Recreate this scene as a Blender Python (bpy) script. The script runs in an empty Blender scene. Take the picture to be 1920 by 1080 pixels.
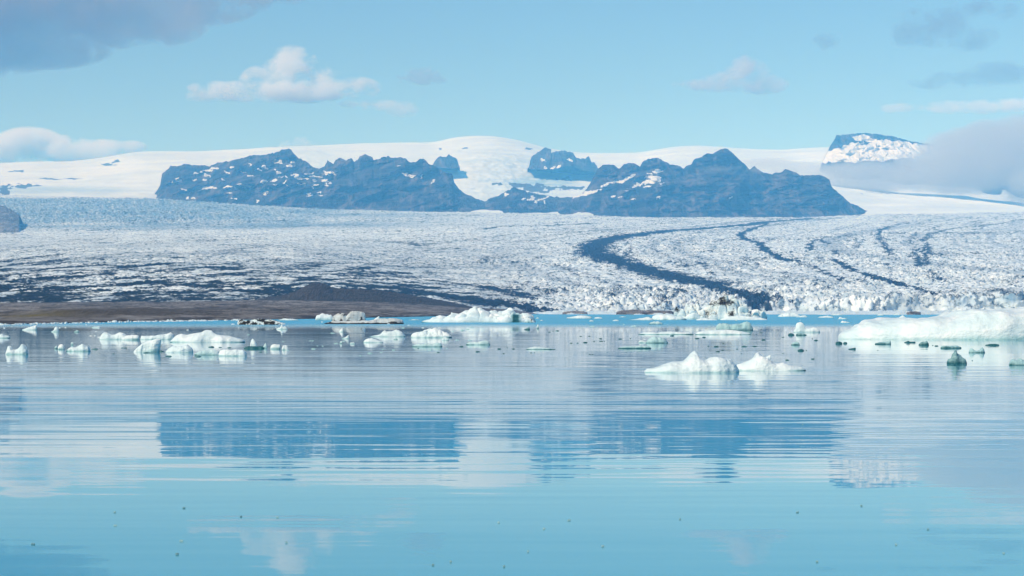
import bpy, math
import numpy as np
from mathutils import Vector

scene = bpy.context.scene
COL = scene.collection
R = math.radians

# ------------------------------------------------------------------ camera
F = 3583.0            # focal length in photo pixels (1920 wide), 30 degree field
CX, HY, H = 960.0, 585.0, 3.0   # image centre column, horizon row, eye height over the lagoon
cam_data = bpy.data.cameras.new("camera")
cam = bpy.data.objects.new("camera", cam_data)
COL.objects.link(cam)
cam.location = (0, 0, H)
cam.rotation_euler = (R(90), 0, 0)
cam_data.sensor_width = 36.0
cam_data.lens = 36.0 * F / 1920.0
cam_data.shift_y = (HY - 540.0) / 1920.0
cam_data.clip_start = 0.5
cam_data.clip_end = 200000.0
scene.camera = cam

# ------------------------------------------------------------------ light
SUN_EL, SUN_ROT = R(40), R(180 + 46)
SUN_DIR = Vector((math.cos(SUN_EL) * math.sin(SUN_ROT), math.cos(SUN_EL) * math.cos(SUN_ROT), math.sin(SUN_EL)))
world = bpy.data.worlds.new("World")
scene.world = world
world.use_nodes = True
wn, wl = world.node_tree.nodes, world.node_tree.links
wn.clear()
w_out = wn.new("ShaderNodeOutputWorld")
w_bg = wn.new("ShaderNodeBackground")
w_sky = wn.new("ShaderNodeTexSky")
w_sky.sky_type = 'NISHITA'
w_sky.sun_disc = False
w_sky.sun_elevation = SUN_EL
w_sky.sun_rotation = SUN_ROT
w_sky.altitude = 0
w_sky.air_density = 1.35
w_sky.dust_density = 0.0
w_sky.ozone_density = 10.0
w_bg.inputs["Strength"].default_value = 0.102
wl.new(w_sky.outputs[0], w_bg.inputs[0])
wl.new(w_bg.outputs[0], w_out.inputs[0])

sun_data = bpy.data.lights.new("sun", 'SUN')
sun = bpy.data.objects.new("sun", sun_data)
COL.objects.link(sun)
sun_data.energy = 4.2
sun_data.angle = R(0.53)
sun_data.color = (1.0, 0.975, 0.83)
sun.rotation_euler = SUN_DIR.to_track_quat('Z', 'Y').to_euler()
sun.location = (0, -50, 200)

scene.view_settings.view_transform = 'Standard'
scene.view_settings.look = 'None'
scene.view_settings.gamma = 1.0
scene.view_settings.exposure = 0.0
scene.view_settings.use_curve_mapping = False
cy = scene.cycles
cy.use_denoising = True
try:
    cy.denoiser = 'OPENIMAGEDENOISE'
except Exception:
    pass
cy.max_bounces = 8
cy.diffuse_bounces = 2
cy.glossy_bounces = 3
cy.volume_bounces = 6
cy.transparent_max_bounces = 8
cy.use_adaptive_sampling = True
cy.adaptive_threshold = 0.01

# ------------------------------------------------------------------ noise
def _h(ix, iy, iz, seed):
    with np.errstate(over='ignore'):
        n = (ix.astype(np.int64) * 374761393 + iy.astype(np.int64) * 668265263 + iz.astype(np.int64) * 2147483647 + seed * 974634777) & 0xFFFFFFFF
        n = ((n ^ (n >> 13)) * 1274126177) & 0xFFFFFFFF
        n = ((n ^ (n >> 16)) * 2246822519) & 0xFFFFFFFF
        n = n ^ (n >> 15)
    return (n & 0xFFFFFF).astype(np.float64) / float(0xFFFFFF)

def vnoise(x, y, z=None, seed=0):
    """smooth value noise in -1..1"""
    x = np.asarray(x, float); y = np.asarray(y, float)
    if z is None:
        z = np.zeros_like(x)
        flat = True
    else:
        z = np.asarray(z, float) + np.zeros_like(x); flat = False
    ix, iy, iz = np.floor(x), np.floor(y), np.floor(z)
    fx, fy, fz = x - ix, y - iy, z - iz
    fx, fy, fz = (f * f * f * (f * (f * 6 - 15) + 10) for f in (fx, fy, fz))
    def lay(k):
        a = _h(ix, iy, iz + k, seed); b = _h(ix + 1, iy, iz + k, seed)
        c = _h(ix, iy + 1, iz + k, seed); d = _h(ix + 1, iy + 1, iz + k, seed)
        return (a + (b - a) * fx) * (1 - fy) + (c + (d - c) * fx) * fy
    r = lay(0)
    if not flat:
        r = r * (1 - fz) + lay(1) * fz
    return r * 2 - 1

def fbm(x, y, z=None, oct=4, seed=0, gain=0.5):
    s, a, n = 0.0, 1.0, 0.0
    for i in range(oct):
        k = 2.03 ** i
        s = s + a * vnoise(x * k + 17.3 * i, y * k - 9.1 * i, None if z is None else z * k + 4.7 * i, seed + i)
        n += a; a *= gain
    return s / n

def ridged(x, y, oct=4, seed=0, gain=0.55):
    s, a, n = 0.0, 1.0, 0.0
    for i in range(oct):
        k = 2.07 ** i
        s = s + a * (1 - np.abs(vnoise(x * k + 31.7 * i, y * k + 12.9 * i, None, seed + i)))
        n += a; a *= gain
    return s / n

def worley(x, y, seed=0, z=None):
    """(distance to the nearest seed, to the second, random of the nearest cell)"""
    ix, iy = np.floor(x), np.floor(y)
    f1 = np.full(x.shape, 9.0); f2 = np.full(x.shape, 9.0); idr = np.zeros(x.shape)
    zz = np.zeros_like(ix)
    for dx in (-1, 0, 1):
        for dy in (-1, 0, 1):
            cx, cyy = ix + dx, iy + dy
            px = cx + 0.1 + 0.8 * _h(cx, cyy, zz, seed)
            py = cyy + 0.1 + 0.8 * _h(cx, cyy, zz + 1, seed)
            d = np.hypot(px - x, py - y)
            near = d < f1
            f2 = np.where(near, f1, np.minimum(f2, d))
            idr = np.where(near, _h(cx, cyy, zz + 2, seed), idr)
            f1 = np.where(near, d, f1)
    return f1, f2, idr

def sstep(a, b, x):
    t = np.clip((x - a) / (b - a), 0, 1)
    return t * t * (3 - 2 * t)

def pts(s):
    """'x,y x,y' -> two arrays"""
    a = np.array([[float(v) for v in p.split(',')] for p in s.split()])
    return a[:, 0], a[:, 1]

# ------------------------------------------------------------------ mesh and material helpers
def grid_mesh(name, X, Y, Z, attrs=None, smooth=False, flip=False):
    nv, nu = X.shape
    me = bpy.data.meshes.new(name)
    co = np.empty((nv * nu, 3), np.float32)
    co[:, 0], co[:, 1], co[:, 2] = X.ravel(), Y.ravel(), Z.ravel()
    i = np.arange(nv * nu, dtype=np.int32).reshape(nv, nu)
    q = np.stack([i[:-1, :-1], i[:-1, 1:], i[1:, 1:], i[1:, :-1]], -1).reshape(-1, 4)
    if flip:
        q = q[:, ::-1]
    me.vertices.add(nv * nu)
    me.vertices.foreach_set("co", co.ravel())
    me.loops.add(q.size)
    me.loops.foreach_set("vertex_index", np.ascontiguousarray(q).ravel())
    me.polygons.add(len(q))
    me.polygons.foreach_set("loop_start", np.arange(0, q.size, 4, dtype=np.int32))
    if smooth:
        me.polygons.foreach_set("use_smooth", np.ones(len(q), bool))
    me.update()
    for k, v in (attrs or {}).items():
        at = me.attributes.new(k, 'FLOAT', 'POINT')
        at.data.foreach_set("value", np.ascontiguousarray(v, np.float32).ravel())
    me.validate()
    return me

def put(name, me, mat, kind=None, label=None, category=None, group=None, parent=None):
    o = bpy.data.objects.new(name, me)
    COL.objects.link(o)
    if mat is not None:
        me.materials.clear()
        me.materials.append(mat)
    if kind: o["kind"] = kind
    if label: o["label"] = label
    if category: o["category"] = category
    if group: o["group"] = group
    if parent: o.parent = parent
    return o

class NT:
    """a small helper round a node tree"""
    def __init__(self, name):
        self.mat = bpy.data.materials.new(name)
        self.mat.use_nodes = True
        self.t = self.mat.node_tree
        self.t.nodes.clear()
        self.out = self.n("ShaderNodeOutputMaterial")
    def n(self, typ, **kw):
        nd = self.t.nodes.new(typ)
        for k, v in kw.items():
            setattr(nd, k, v)
        return nd
    def set(self, sock, v):
        if hasattr(v, "is_output") or isinstance(v, bpy.types.NodeSocket):
            self.t.links.new(v, sock)
        else:
            if isinstance(v, (tuple, list)) and len(v) == 3 and sock.type == 'RGBA':
                v = tuple(v) + (1.0,)
            sock.default_value = v
    def math(self, op, a, b=0.0, clamp=False):
        m = self.n("ShaderNodeMath", operation=op, use_clamp=clamp)
        self.set(m.inputs[0], a); self.set(m.inputs[1], b)
        return m.outputs[0]
    def attr(self, name):
        return self.n("ShaderNodeAttribute", attribute_name=name).outputs["Fac"]
    def pos(self):
        return self.n("ShaderNodeNewGeometry").outputs["Position"]
    def objco(self):
        return self.n("ShaderNodeTexCoord").outputs["Object"]
    def mapping(self, vec, scale=(1, 1, 1), loc=(0, 0, 0), rot=(0, 0, 0)):
        m = self.n("ShaderNodeMapping")
        self.set(m.inputs["Vector"], vec)
        m.inputs["Scale"].default_value = scale
        m.inputs["Location"].default_value = loc
        m.inputs["Rotation"].default_value = rot
        return m.outputs[0]
    def noise(self, vec, scale=1.0, detail=3.0, rough=0.5, dist=0.0):
        m = self.n("ShaderNodeTexNoise")
        self.set(m.inputs["Vector"], vec)
        m.inputs["Scale"].default_value = scale
        m.inputs["Detail"].default_value = detail
        m.inputs["Roughness"].default_value = rough
        m.inputs["Distortion"].default_value = dist
        return m.outputs["Fac"]
    def ramp(self, x, a, b, lo=0.0, hi=1.0, smooth=True):
        m = self.n("ShaderNodeMapRange", interpolation_type='SMOOTHSTEP' if smooth else 'LINEAR')
        self.set(m.inputs[0], x)
        for i, v in enumerate((a, b, lo, hi)):
            m.inputs[i + 1].default_value = v
        return m.outputs[0]
    def mix(self, fac, a, b):
        m = self.n("ShaderNodeMix", data_type='RGBA')
        self.set(m.inputs[0], fac)
        self.set(m.inputs[6], a); self.set(m.inputs[7], b)
        return m.outputs[2]
    def sepxyz(self, v):
        m = self.n("ShaderNodeSeparateXYZ")
        self.set(m.inputs[0], v)
        return m.outputs
    def bump(self, h, dist=1.0, strength=1.0, normal=None, fw=None):
        m = self.n("ShaderNodeBump")
        self.set(m.inputs["Height"], h)
        m.inputs["Distance"].default_value = dist
        m.inputs["Strength"].default_value = strength
        if fw is not None and "Filter Width" in m.inputs:
            m.inputs["Filter Width"].default_value = fw
        if normal is not None:
            self.set(m.inputs["Normal"], normal)
        return m.outputs[0]
    def surf(self, color, rough=0.8, ior=1.45, normal=None, spec=None):
        p = self.n("ShaderNodeBsdfPrincipled")
        self.set(p.inputs["Base Color"], color)
        self.set(p.inputs["Roughness"], rough)
        p.inputs["IOR"].default_value = ior
        if spec is not None:
            p.inputs["Specular IOR Level"].default_value = spec
        if normal is not None:
            self.set(p.inputs["Normal"], normal)
        self.t.links.new(p.outputs[0], self.out.inputs["Surface"])
        return p

# ------------------------------------------------------------------ materials of the land
def mat_glacier():
    m = NT("glacier_ice")
    p = m.pos()
    n1 = m.noise(m.mapping(p, (1 / 40, 1 / 40, 1 / 40)), 1, 4, 0.6)
    n2 = m.noise(m.mapping(p, (1 / 6, 1 / 14, 1 / 5)), 1, 3, 0.6)
    white = m.mix(m.ramp(n1, 0.35, 0.65), (0.66, 0.74, 0.78), (0.87, 0.885, 0.885))
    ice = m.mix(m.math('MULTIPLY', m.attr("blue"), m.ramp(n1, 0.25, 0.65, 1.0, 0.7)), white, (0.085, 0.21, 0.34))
    ice = m.mix(m.math('MULTIPLY', m.attr("tone"), 0.85), ice, (0.30, 0.36, 0.42))
    soot = m.mix(m.ramp(n2, 0.3, 0.7), (0.010, 0.014, 0.020), (0.028, 0.032, 0.038))
    d = m.attr("dirt")
    n5 = m.noise(m.mapping(p, (1 / 20, 1 / 55, 1 / 30)), 1, 4, 0.65)
    dd = m.math('ADD', d, m.math('MULTIPLY', m.math('SUBTRACT', n2, 0.5), 1.1))
    dd = m.math('ADD', dd, m.math('MULTIPLY', m.math('SUBTRACT', n5, 0.5), 1.5))
    n3 = m.noise(m.mapping(p, (1 / 11, 1 / 30, 1 / 9)), 1, 3, 0.6)
    ice = m.mix(m.math('MULTIPLY', m.ramp(n3, 0.535, 0.62), 0.85), ice, (0.08, 0.125, 0.18))
    col = m.mix(m.ramp(dd, 0.30, 0.68), ice, soot)
    m.surf(col, 0.85, 1.31, spec=0.05)
    return m.mat

def mat_snow():
    m = NT("ice_cap_snow")
    p = m.pos()
    n1 = m.noise(m.mapping(p, (1 / 900, 1 / 2500, 1 / 60)), 1, 5, 0.6)
    n2 = m.noise(m.mapping(p, (1 / 130, 1 / 130, 1 / 60)), 1, 4, 0.6)
    snow = m.mix(m.ramp(n1, 0.3, 0.7), (0.66, 0.72, 0.76), (0.83, 0.855, 0.865))
    ice = m.mix(m.math('MULTIPLY', m.attr("blue"), m.ramp(n2, 0.3, 0.7, 0.5, 1.0)), snow, (0.25, 0.42, 0.55))
    d = m.math('ADD', m.attr("rock"), m.math('MULTIPLY', m.math('SUBTRACT', n2, 0.5), 0.8))
    rock = m.mix(n2, (0.05, 0.05, 0.055), (0.12, 0.11, 0.11))
    m.surf(m.mix(m.ramp(d, 0.4, 0.6), ice, rock), 0.85, spec=0.2)
    return m.mat

def mat_rock(name, a, b, c, s=1.0):
    m = NT(name)
    p = m.pos()
    n1 = m.noise(m.mapping(p, (1 / (400 * s), 1 / (400 * s), 1 / (160 * s))), 1, 5, 0.6)
    n2 = m.noise(m.mapping(p, (1 / (60 * s), 1 / (60 * s), 1 / (25 * s))), 1, 4, 0.65)
    strat = m.noise(m.mapping(p, (1 / (900 * s), 1 / (900 * s), 1 / (22 * s))), 1, 3, 0.6)
    base = m.mix(m.ramp(n1, 0.3, 0.7), a, b)
    base = m.mix(m.math('MULTIPLY', m.ramp(strat, 0.52, 0.62), 0.25), base, c)
    base = m.mix(m.math('MULTIPLY', m.ramp(n2, 0.45, 0.75), 0.6), base, a)
    scree = m.noise(m.mapping(p, (1 / (75 * s), 1 / (400 * s), 1 / (330 * s)), rot=(0, R(12), 0)), 1, 5, 0.65)
    base = m.mix(m.math('MULTIPLY', m.ramp(scree, 0.48, 0.66), 0.75), base, c)
    d = m.math('ADD', m.attr("snow"), m.math('MULTIPLY', m.math('SUBTRACT', n2, 0.5), 0.55))
    col = m.mix(m.ramp(d, 0.42, 0.55), base, (0.88, 0.88, 0.88))
    nrm = m.bump(m.math('ADD', n2, m.math('MULTIPLY', scree, 3.0)), 45.0 * s, 0.8)
    m.surf(col, 0.9, spec=0.1, normal=nrm)
    return m.mat

def mat_shore():
    m = NT("moraine_gravel")
    p = m.pos()
    n1 = m.noise(m.mapping(p, (1 / 45, 1 / 120, 1 / 10)), 1, 4, 0.6)
    n2 = m.noise(m.mapping(p, (1 / 2.5, 1 / 14, 1 / 1.2)), 1, 5, 0.75)
    n3 = m.noise(m.mapping(p, (1 / 90, 1 / 40, 1)), 1, 2, 0.5)
    g = m.mix(m.ramp(n1, 0.35, 0.65), (0.12, 0.112, 0.115), (0.27, 0.25, 0.245))
    n4 = m.noise(m.mapping(p, (1 / 14, 1 / 60, 1 / 3)), 1, 4, 0.65)
    g = m.mix(m.math('MULTIPLY', m.ramp(n4, 0.47, 0.62), 0.9), g, (0.05, 0.045, 0.045))
    g = m.mix(m.math('MULTIPLY', m.ramp(n2, 0.48, 0.66), 0.8), g, (0.04, 0.036, 0.036))
    g = m.mix(m.math('MULTIPLY', m.ramp(n3, 0.62, 0.7), 0.5), g, (0.30, 0.29, 0.28))
    g = m.mix(m.math('MULTIPLY', m.attr("heath"), m.ramp(n2, 0.2, 0.8, 0.6, 1.0)), g, (0.072, 0.062, 0.056))
    g = m.mix(m.math('MULTIPLY', m.attr("grass"), m.ramp(n2, 0.3, 0.7, 0.4, 1.0)), g, (0.16, 0.13, 0.05))
    m.surf(g, 0.95, spec=0.1, normal=m.bump(n2, 0.6, 0.8))
    return m.mat

def mat_water():
    m = NT("lagoon_water")
    p = m.pos()
    xyz = m.sepxyz(p)
    # long low swell ripples lying across the view, finer ones on top
    a = m.noise(m.mapping(p, (1 / 5.0, 1 / 0.9, 1)), 1, 1.5, 0.45, 0.15)
    b = m.noise(m.mapping(p, (1 / 26.0, 1 / 4.2, 1)), 1, 2.0, 0.5, 0.2)
    c = m.noise(m.mapping(p, (1 / 120.0, 1 / 22.0, 1), rot=(0, 0, R(4))), 1, 2.0, 0.5, 0.2)
    patch = m.noise(m.mapping(p, (1 / 160.0, 1 / 60.0, 1)), 1, 2.0, 0.5)
    amp = m.ramp(patch, 0.35, 0.68, 0.45, 1.5)
    h = m.math('ADD', m.math('MULTIPLY', a, 0.0068), m.math('MULTIPLY', b, 0.028))
    amp = m.math('MULTIPLY', amp, m.ramp(m.math('ADD', xyz[1], m.math('MULTIPLY', m.math('SUBTRACT', patch, 0.5), 40.0)), 18.0, 46.0, 0.55, 1.1))
    h = m.math('ADD', m.math('MULTIPLY', h, amp), m.math('MULTIPLY', c, 0.055))
    # wind lane: beyond some 430 m the breeze roughens the lagoon
    wob = m.noise(m.mapping(p, (1 / 300.0, 1 / 200.0, 1)), 1, 2.0, 0.5)
    yy = m.math('ADD', xyz[1], m.math('MULTIPLY', m.math('SUBTRACT', wob, 0.5), 60.0))
    wind = m.ramp(yy, 330.0, 520.0)
    hw = m.noise(m.mapping(p, (1 / 1.6, 1 / 0.9, 1)), 1, 2.0, 0.6)
    h = m.math('ADD', h, m.math('MULTIPLY', m.math('MULTIPLY', hw, wind), 0.25))
    nrm = m.bump(h, 1.0, 1.0, fw=0.1)
    rough = m.math('ADD', 0.02, m.math('MULTIPLY', wind, 0.25))
    col = m.mix(wind, (0.027, 0.305, 0.43), (0.03, 0.35, 0.54))
    m.surf(col, rough, 1.52, normal=nrm)
    return m.mat

M_GLACIER, M_SNOW, M_WATER, M_SHORE = mat_glacier(), mat_snow(), mat_water(), mat_shore()
M_ROCK = mat_rock("basalt_mountain", (0.010, 0.011, 0.014), (0.062, 0.057, 0.057), (0.20, 0.165, 0.15))
M_KNOB = mat_rock("weathered_rock", (0.13, 0.135, 0.14), (0.26, 0.26, 0.265), (0.34, 0.33, 0.32), 0.6)
M_HILL = mat_rock("moraine_hill_rock", (0.035, 0.033, 0.034), (0.075, 0.068, 0.066), (0.10, 0.09, 0.085), 0.05)

# ------------------------------------------------------------------ water
def build_water():
    xs = np.array([-25000., -8000., -1500., -300., 0., 300., 1500., 8000., 25000.])
    ys = np.array([-3000., -300., 0., 60., 200., 600., 1500., 3600., 9000., 26000.])
    X, Y = np.meshgrid(xs, ys)
    put("water", grid_mesh("water", X, Y, np.zeros_like(X)), M_WATER, kind="structure",
        label="calm pale blue glacier lagoon with long mirrored ripples")
build_water()

# ------------------------------------------------------------------ glacier
GE_X = np.array([-600., 0, 285, 600, 900, 1200, 1500, 1640, 1920, 2500])
GE_PY = np.array([362., 365, 372, 391, 398, 406, 407, 402, 398, 396])     # far edge row
GE_Y = np.array([14500., 14500, 13600, 12300, 11600, 11400, 11400, 11500, 11800, 12000])
PROF = [  # column, [(distance, row)] from the front up to the far edge
    (-600, [(2300, 574), (2700, 549), (3500, 512), (5000, 470), (7000, 447), (8000, 441), (9500, 422), (12000, 384)]),
    (0,    [(2300, 574), (2700, 549), (3500, 512), (5000, 470), (7000, 447), (8000, 441), (9500, 422), (12000, 385)]),
    (550,  [(2500, 577), (2900, 552), (3600, 520), (5000, 474), (7000, 445), (8200, 437), (9500, 420), (11000, 400)]),
    (860,  [(2900, 586), (3000, 575), (3500, 553), (4300, 520), (5600, 478), (7500, 441), (9000, 423), (10500, 406)]),
    (1000, [(3180, 588), (3200, 579), (3600, 557), (4300, 524), (5600, 480), (7500, 442), (9000, 424), (10500, 410)]),
    (1250, [(3220, 588.4), (3228, 577), (3600, 555), (4300, 524), (5600, 482), (7500, 445), (9000, 428), (10500, 414)]),
    (1500, [(3250, 588.4), (3258, 566), (3600, 550), (4300, 522), (5600, 484), (7500, 448), (9000, 430), (10500, 414)]),
    (1920, [(3250, 588.4), (3258, 555), (3600, 541), (4300, 518), (5600, 482), (7500, 447), (9000, 427), (10500, 409)]),
    (2500, [(3250, 588.4), (3258, 555), (3600, 541), (4300, 518), (5600, 482), (7500, 447), (9000, 427), (10500, 407)]),
]
PROF_X = np.array([p[0] for p in PROF], float)

def glacier_nodes(px):
    """for columns px: node distances and rows, shape (9, n)"""
    Yn = np.array([[q[0] for q in p[1]] for p in PROF], float)
    Pn = np.array([[q[1] for q in p[1]] for p in PROF], float)
    Ys = [np.interp(px, PROF_X, Yn[:, k]) for k in range(8)] + [np.interp(px, GE_X, GE_Y)]
    Ps = [np.interp(px, PROF_X, Pn[:, k]) for k in range(8)] + [np.interp(px, GE_X, GE_PY)]
    return np.array(Ys), np.array(Ps)

def interp_cols(t, T, V):
    """piecewise cubic (monotone) along axis 0: t (m,), T (k,n) knots, V (k,n)"""
    k, n = T.shape
    d = (V[1:] - V[:-1]) / (T[1:] - T[:-1])
    s = np.zeros_like(V)
    s[0], s[-1] = d[0], d[-1]
    s[1:-1] = np.where(d[:-1] * d[1:] > 0, 2 * d[:-1] * d[1:] / (d[:-1] + d[1:] + 1e-12 * np.sign(d[1:] + 1e-30)), 0)
    out = np.empty((t.shape[0], n))
    tt = t if t.ndim == 2 else np.repeat(t[:, None], n, 1)
    out[:] = V[0]
    for i in range(k - 1):
        hgt = T[i + 1] - T[i]
        u = np.clip((tt - T[i]) / hgt, 0, 1)
        h00 = (1 + 2 * u) * (1 - u) ** 2; h10 = u * (1 - u) ** 2
        h01 = u * u * (3 - 2 * u); h11 = u * u * (u - 1)
        val = h00 * V[i] + h10 * hgt * s[i] + h01 * V[i + 1] + h11 * hgt * s[i + 1]
        out = np.where(tt >= T[i], val, out)
    return out

def glacier_world(x, y):
    """photo point on the glacier -> world X, Y"""
    Yn, Pn = glacier_nodes(np.array([x], float))
    Yf = np.exp(np.linspace(math.log(Yn[0, 0]), math.log(Yn[-1, 0]), 900))
    P = interp_cols(Yf, Yn, Pn)[:, 0]
    k = int(np.argmin(np.abs(P - y)))
    return (x - CX) / F * Yf[k], Yf[k]

MORAINES = [  # traced dark bands: (points, half width in metres, strength)
    ("1520,410 1440,416 1400,422 1340,427 1260,433 1180,442 1130,452 1112,462 1112,474 1142,487 1185,498 1222,510 1262,519 1300,527 1330,533", 46, 0.98),
    ("1330,533 1370,545 1400,556 1425,566 1436,574", 26, 0.95),
    ("1130,452 1150,462 1170,478 1200,492", 9, 0.6), ("1180,452 1176,462 1190,480", 6, 0.55),
    ("1440,420 1408,430 1388,440 1395,448 1412,454 1428,457 1436,469 1453,481 1477,488 1491,492", 12, 0.95),
    ("1491,492 1520,500 1547,511 1576,523", 7, 0.7),
    ("1519,472 1520,457 1529,450 1541,449 1551,457", 8, 0.75), ("1565,470 1575,478", 12, 0.7),
    ("1566,488 1576,495 1599,505 1622,514 1646,523 1669,529 1692,537", 8, 0.9), ("1640,518 1690,532 1730,545 1760,556", 8, 0.75),
    ("1700,418 1684,421 1663,427 1647,435 1652,447 1660,462 1665,479", 8, 0.75),
    ("1960,408 1920,411 1885,418 1827,425 1797,428 1768,432 1742,440 1729,453", 11, 0.7),
    ("1739,456 1720,473 1725,500", 7, 0.75), ("1742,459 1735,482 1736,498", 8, 0.7), ("1745,505 1760,520", 8, 0.6),
    ("1720,437 1708,445 1706,458", 9, 0.6), ("1590,440 1605,450 1610,465", 7, 0.55),
    ("1110,419 1093,420 1043,422 1010,424 960,423 900,430", 20, 0.65), ("1012,437 960,439 900,447 835,454 770,459", 14, 0.55),
    ("640,516 740,519 830,527 900,536 960,549 1000,564", 24, 0.75),
    ("690,538 740,540 800,548 880,560 930,570 970,576", 62, 0.95),
    ("-100,568 0,564 60,558 120,553", 45, 0.95), ("270,566 330,558", 30, 0.8), ("430,562 520,558 590,548", 45, 0.85),
    ("1615,404 1560,404 1500,408 1440,410", 20, 0.7), ("1264,411 1290,411", 30, 0.8), ("1165,412 1200,412", 28, 0.6),
    ("720,452 770,456 800,462", 25, 0.6), ("0,490 60,484 120,478", 22, 0.6), ("70,470 115,469", 22, 0.7),
]

def build_glacier():
    px = np.concatenate([np.linspace(-420, -100, 50, endpoint=False), np.arange(-100, 2020, 2.0), np.linspace(2020, 2400, 60)])
    nr = 780
    Yn, Pn = glacier_nodes(px)
    t = np.linspace(0, 1, nr)
    Yg = Yn[0] * (Yn[-1] / Yn[0]) ** (0.8 * t[:, None] + 0.2 * t[:, None] ** 2)
    # more rows on the front face
    face = t[:, None] < 0.05
    Yg = np.where(face, Yn[0] + (Yn[1] - Yn[0]) * (t[:, None] / 0.05), Yg)
    Yg = np.where(~face, Yn[1] * (Yn[-1] / Yn[1]) ** ((t[:, None] - 0.05) / 0.95), Yg)
    PY = interp_cols(Yg, Yn, Pn)
    PX = np.repeat(px[None, :], nr, 0)
    X = (PX - CX) / F * Yg
    Z = H + (HY - PY) / F * Yg
    # --- broken surface: blocks and crevasses, strongest near the calving front
    wx = X + 12 * fbm(X / 60, Yg / 60, oct=3, seed=3); wy = Yg + 18 * fbm(X / 60, Yg / 60, oct=3, seed=4)
    far = sstep(3000, 9500, Yg)
    right = sstep(800, 1150, PX)
    left = 1 - sstep(350, 1000, PX)
    # flow lines run down valley, leaning more on the left
    lean = 0.30 * left + 0.07
    lean = lean + 0.25 * sstep(5200, 8500, Yg)
    cross = X - lean * Yg
    flow1 = fbm(cross / 22 + 0.6 * fbm(X / 150, Yg / 400, seed=17), Yg / 420, oct=3, seed=18)
    flow2 = fbm(cross / 70 + 0.6 * fbm(X / 250, Yg / 500, seed=16), Yg / 900, oct=3, seed=19)
    rough_z = sstep(-0.25, 0.35, fbm(X / 380, Yg / 520, oct=3, seed=11) + 0.35 * right - 0.25 * left)
    nearf = 1 - sstep(3200, 4600, Yg)
    amp = (2.4 + 3.4 * right + 2.2 * right * nearf) * (1 - far) + 3.6 * far
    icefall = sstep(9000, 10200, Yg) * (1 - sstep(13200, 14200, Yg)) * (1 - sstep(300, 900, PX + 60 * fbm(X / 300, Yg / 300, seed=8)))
    amp = amp * (0.55 + 0.75 * rough_z) + 11 * icefall
    f1, f2, idr = worley(wx / 13, wy / 20, 5)
    blk = np.clip((f2 - f1) * 3.6, 0, 1) * (0.35 + 0.65 * idr)
    g1, g2, idg = worley(wx / 23 + 7.1, wy / 36 + 2.3, 6)
    blk2 = np.clip((g2 - g1) * 2.2, 0, 1) * (0.4 + 0.6 * idg)
    h1, h2, idh = worley(wx / 60 + 1.1, wy / 90 + 9.3, 9)
    blk3 = np.clip((h2 - h1) * 2.0, 0, 1) * (0.4 + 0.6 * idh)
    fine = fbm(X / 5, Yg / 9, oct=3, seed=12)
    Z += amp * (1.0 * (blk - 0.4) * (1 - 0.5 * far) + 0.9 * (blk2 - 0.4) + (0.15 + 0.7 * far) * (blk3 - 0.4) + 0.35 * fine)
    Z += (0.25 + 0.35 * right) * (2.2 * flow1 * (1 - 0.4 * far) + 4.5 * flow2) * (1 - 0.7 * icefall)
    # calving face: fluted
    cliff = np.clip(1 - t[:, None] / 0.05, 0, 1) * right
    Yg = Yg + (-cliff + 1) * 0 + cliff * 0
    Yf = Yg + np.where(face, right * (26 * fbm(X / 55, Z / 40, oct=4, seed=14) + 5 * np.abs(vnoise(X / 14, Z / 40 + 3.3, seed=15))), right * (1 - sstep(0.05, 0.075, t[:, None])) * (24 * fbm(X / 55, Z / 40, oct=4, seed=14) + 3))
    edge = np.where(t[:, None] <= 0.002, -4.0 - Z, 0) * right
    Z = Z + edge
    Z = np.where(face & (t[:, None] > 0.002), np.maximum(Z, -2), Z)
    # --- traced moraines
    dirt = np.zeros_like(X)
    efine = fbm(X / 16, Yg / 40, oct=3, seed=33)
    ex = X + 22 * fbm(X / 55, Yg / 90, oct=4, seed=31); ey = Yg + 45 * fbm(X / 55, Yg / 90, oct=4, seed=32)
    for s, hw, st in MORAINES:
        mx, my = pts(s)
        W = [glacier_world(a, b) for a, b in zip(mx, my)]
        best = np.full(X.shape, 1e9)
        for (ax, ay), (bx, by) in zip(W[:-1], W[1:]):
            lo, hi = min(ay, by) - 6 * hw, max(ay, by) + 6 * hw
            ux, uy = bx - ax, by - ay
            L = ux * ux + uy * uy + 1e-9
            k = np.clip(((ex - ax) * ux + (ey - ay) * uy) / L, 0, 1)
            d = np.hypot(ex - ax - k * ux, ey - ay - k * uy)
            best = np.minimum(best, d)
        if hw == 46:
            dmain = best.copy()
        dirt = np.maximum(dirt, st * (1 - sstep(0.25 * hw, 1.75 * hw + 8, best * (1 + 0.7 * efine))))
    # scattered dirt: streaks on the left lobe, flecks everywhere
    qx = np.interp(PX, [-500, 0, 300, 650, 1000, 1200], [-43, 0, 18, 24, 8, -14])
    S = PY + qx + 2.5 * fbm(PX / 120, PY / 14, oct=2, seed=48)
    strk = fbm(S / 2.4, PX / 48, oct=4, seed=49, gain=0.6)
    strk2 = fbm(S / 9.0, PX / 260, oct=3, seed=50)
    st1 = fbm((X + 0.45 * Yg) / 110, (Yg - 0.45 * X) / 60, oct=4, seed=41)
    low = (1 - sstep(550, 1080, PX)) * sstep(448, 570, PY)
    dirt = np.maximum(dirt, np.clip(0.66 * low + 0.08 + 1.35 * strk + 0.28 * strk2 + 0.2 * st1, 0, 1.1) * np.clip(low * 3.0, 0, 1))
    st2 = 0.7 * fbm(X / 24, Yg / 42, oct=4, seed=43) + 0.45 * fbm(X / 260, Yg / 340, oct=2, seed=44) + (0.35 * flow1 + 0.4 * flow2) * (1 - left) + 0.45 * left * strk
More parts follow.
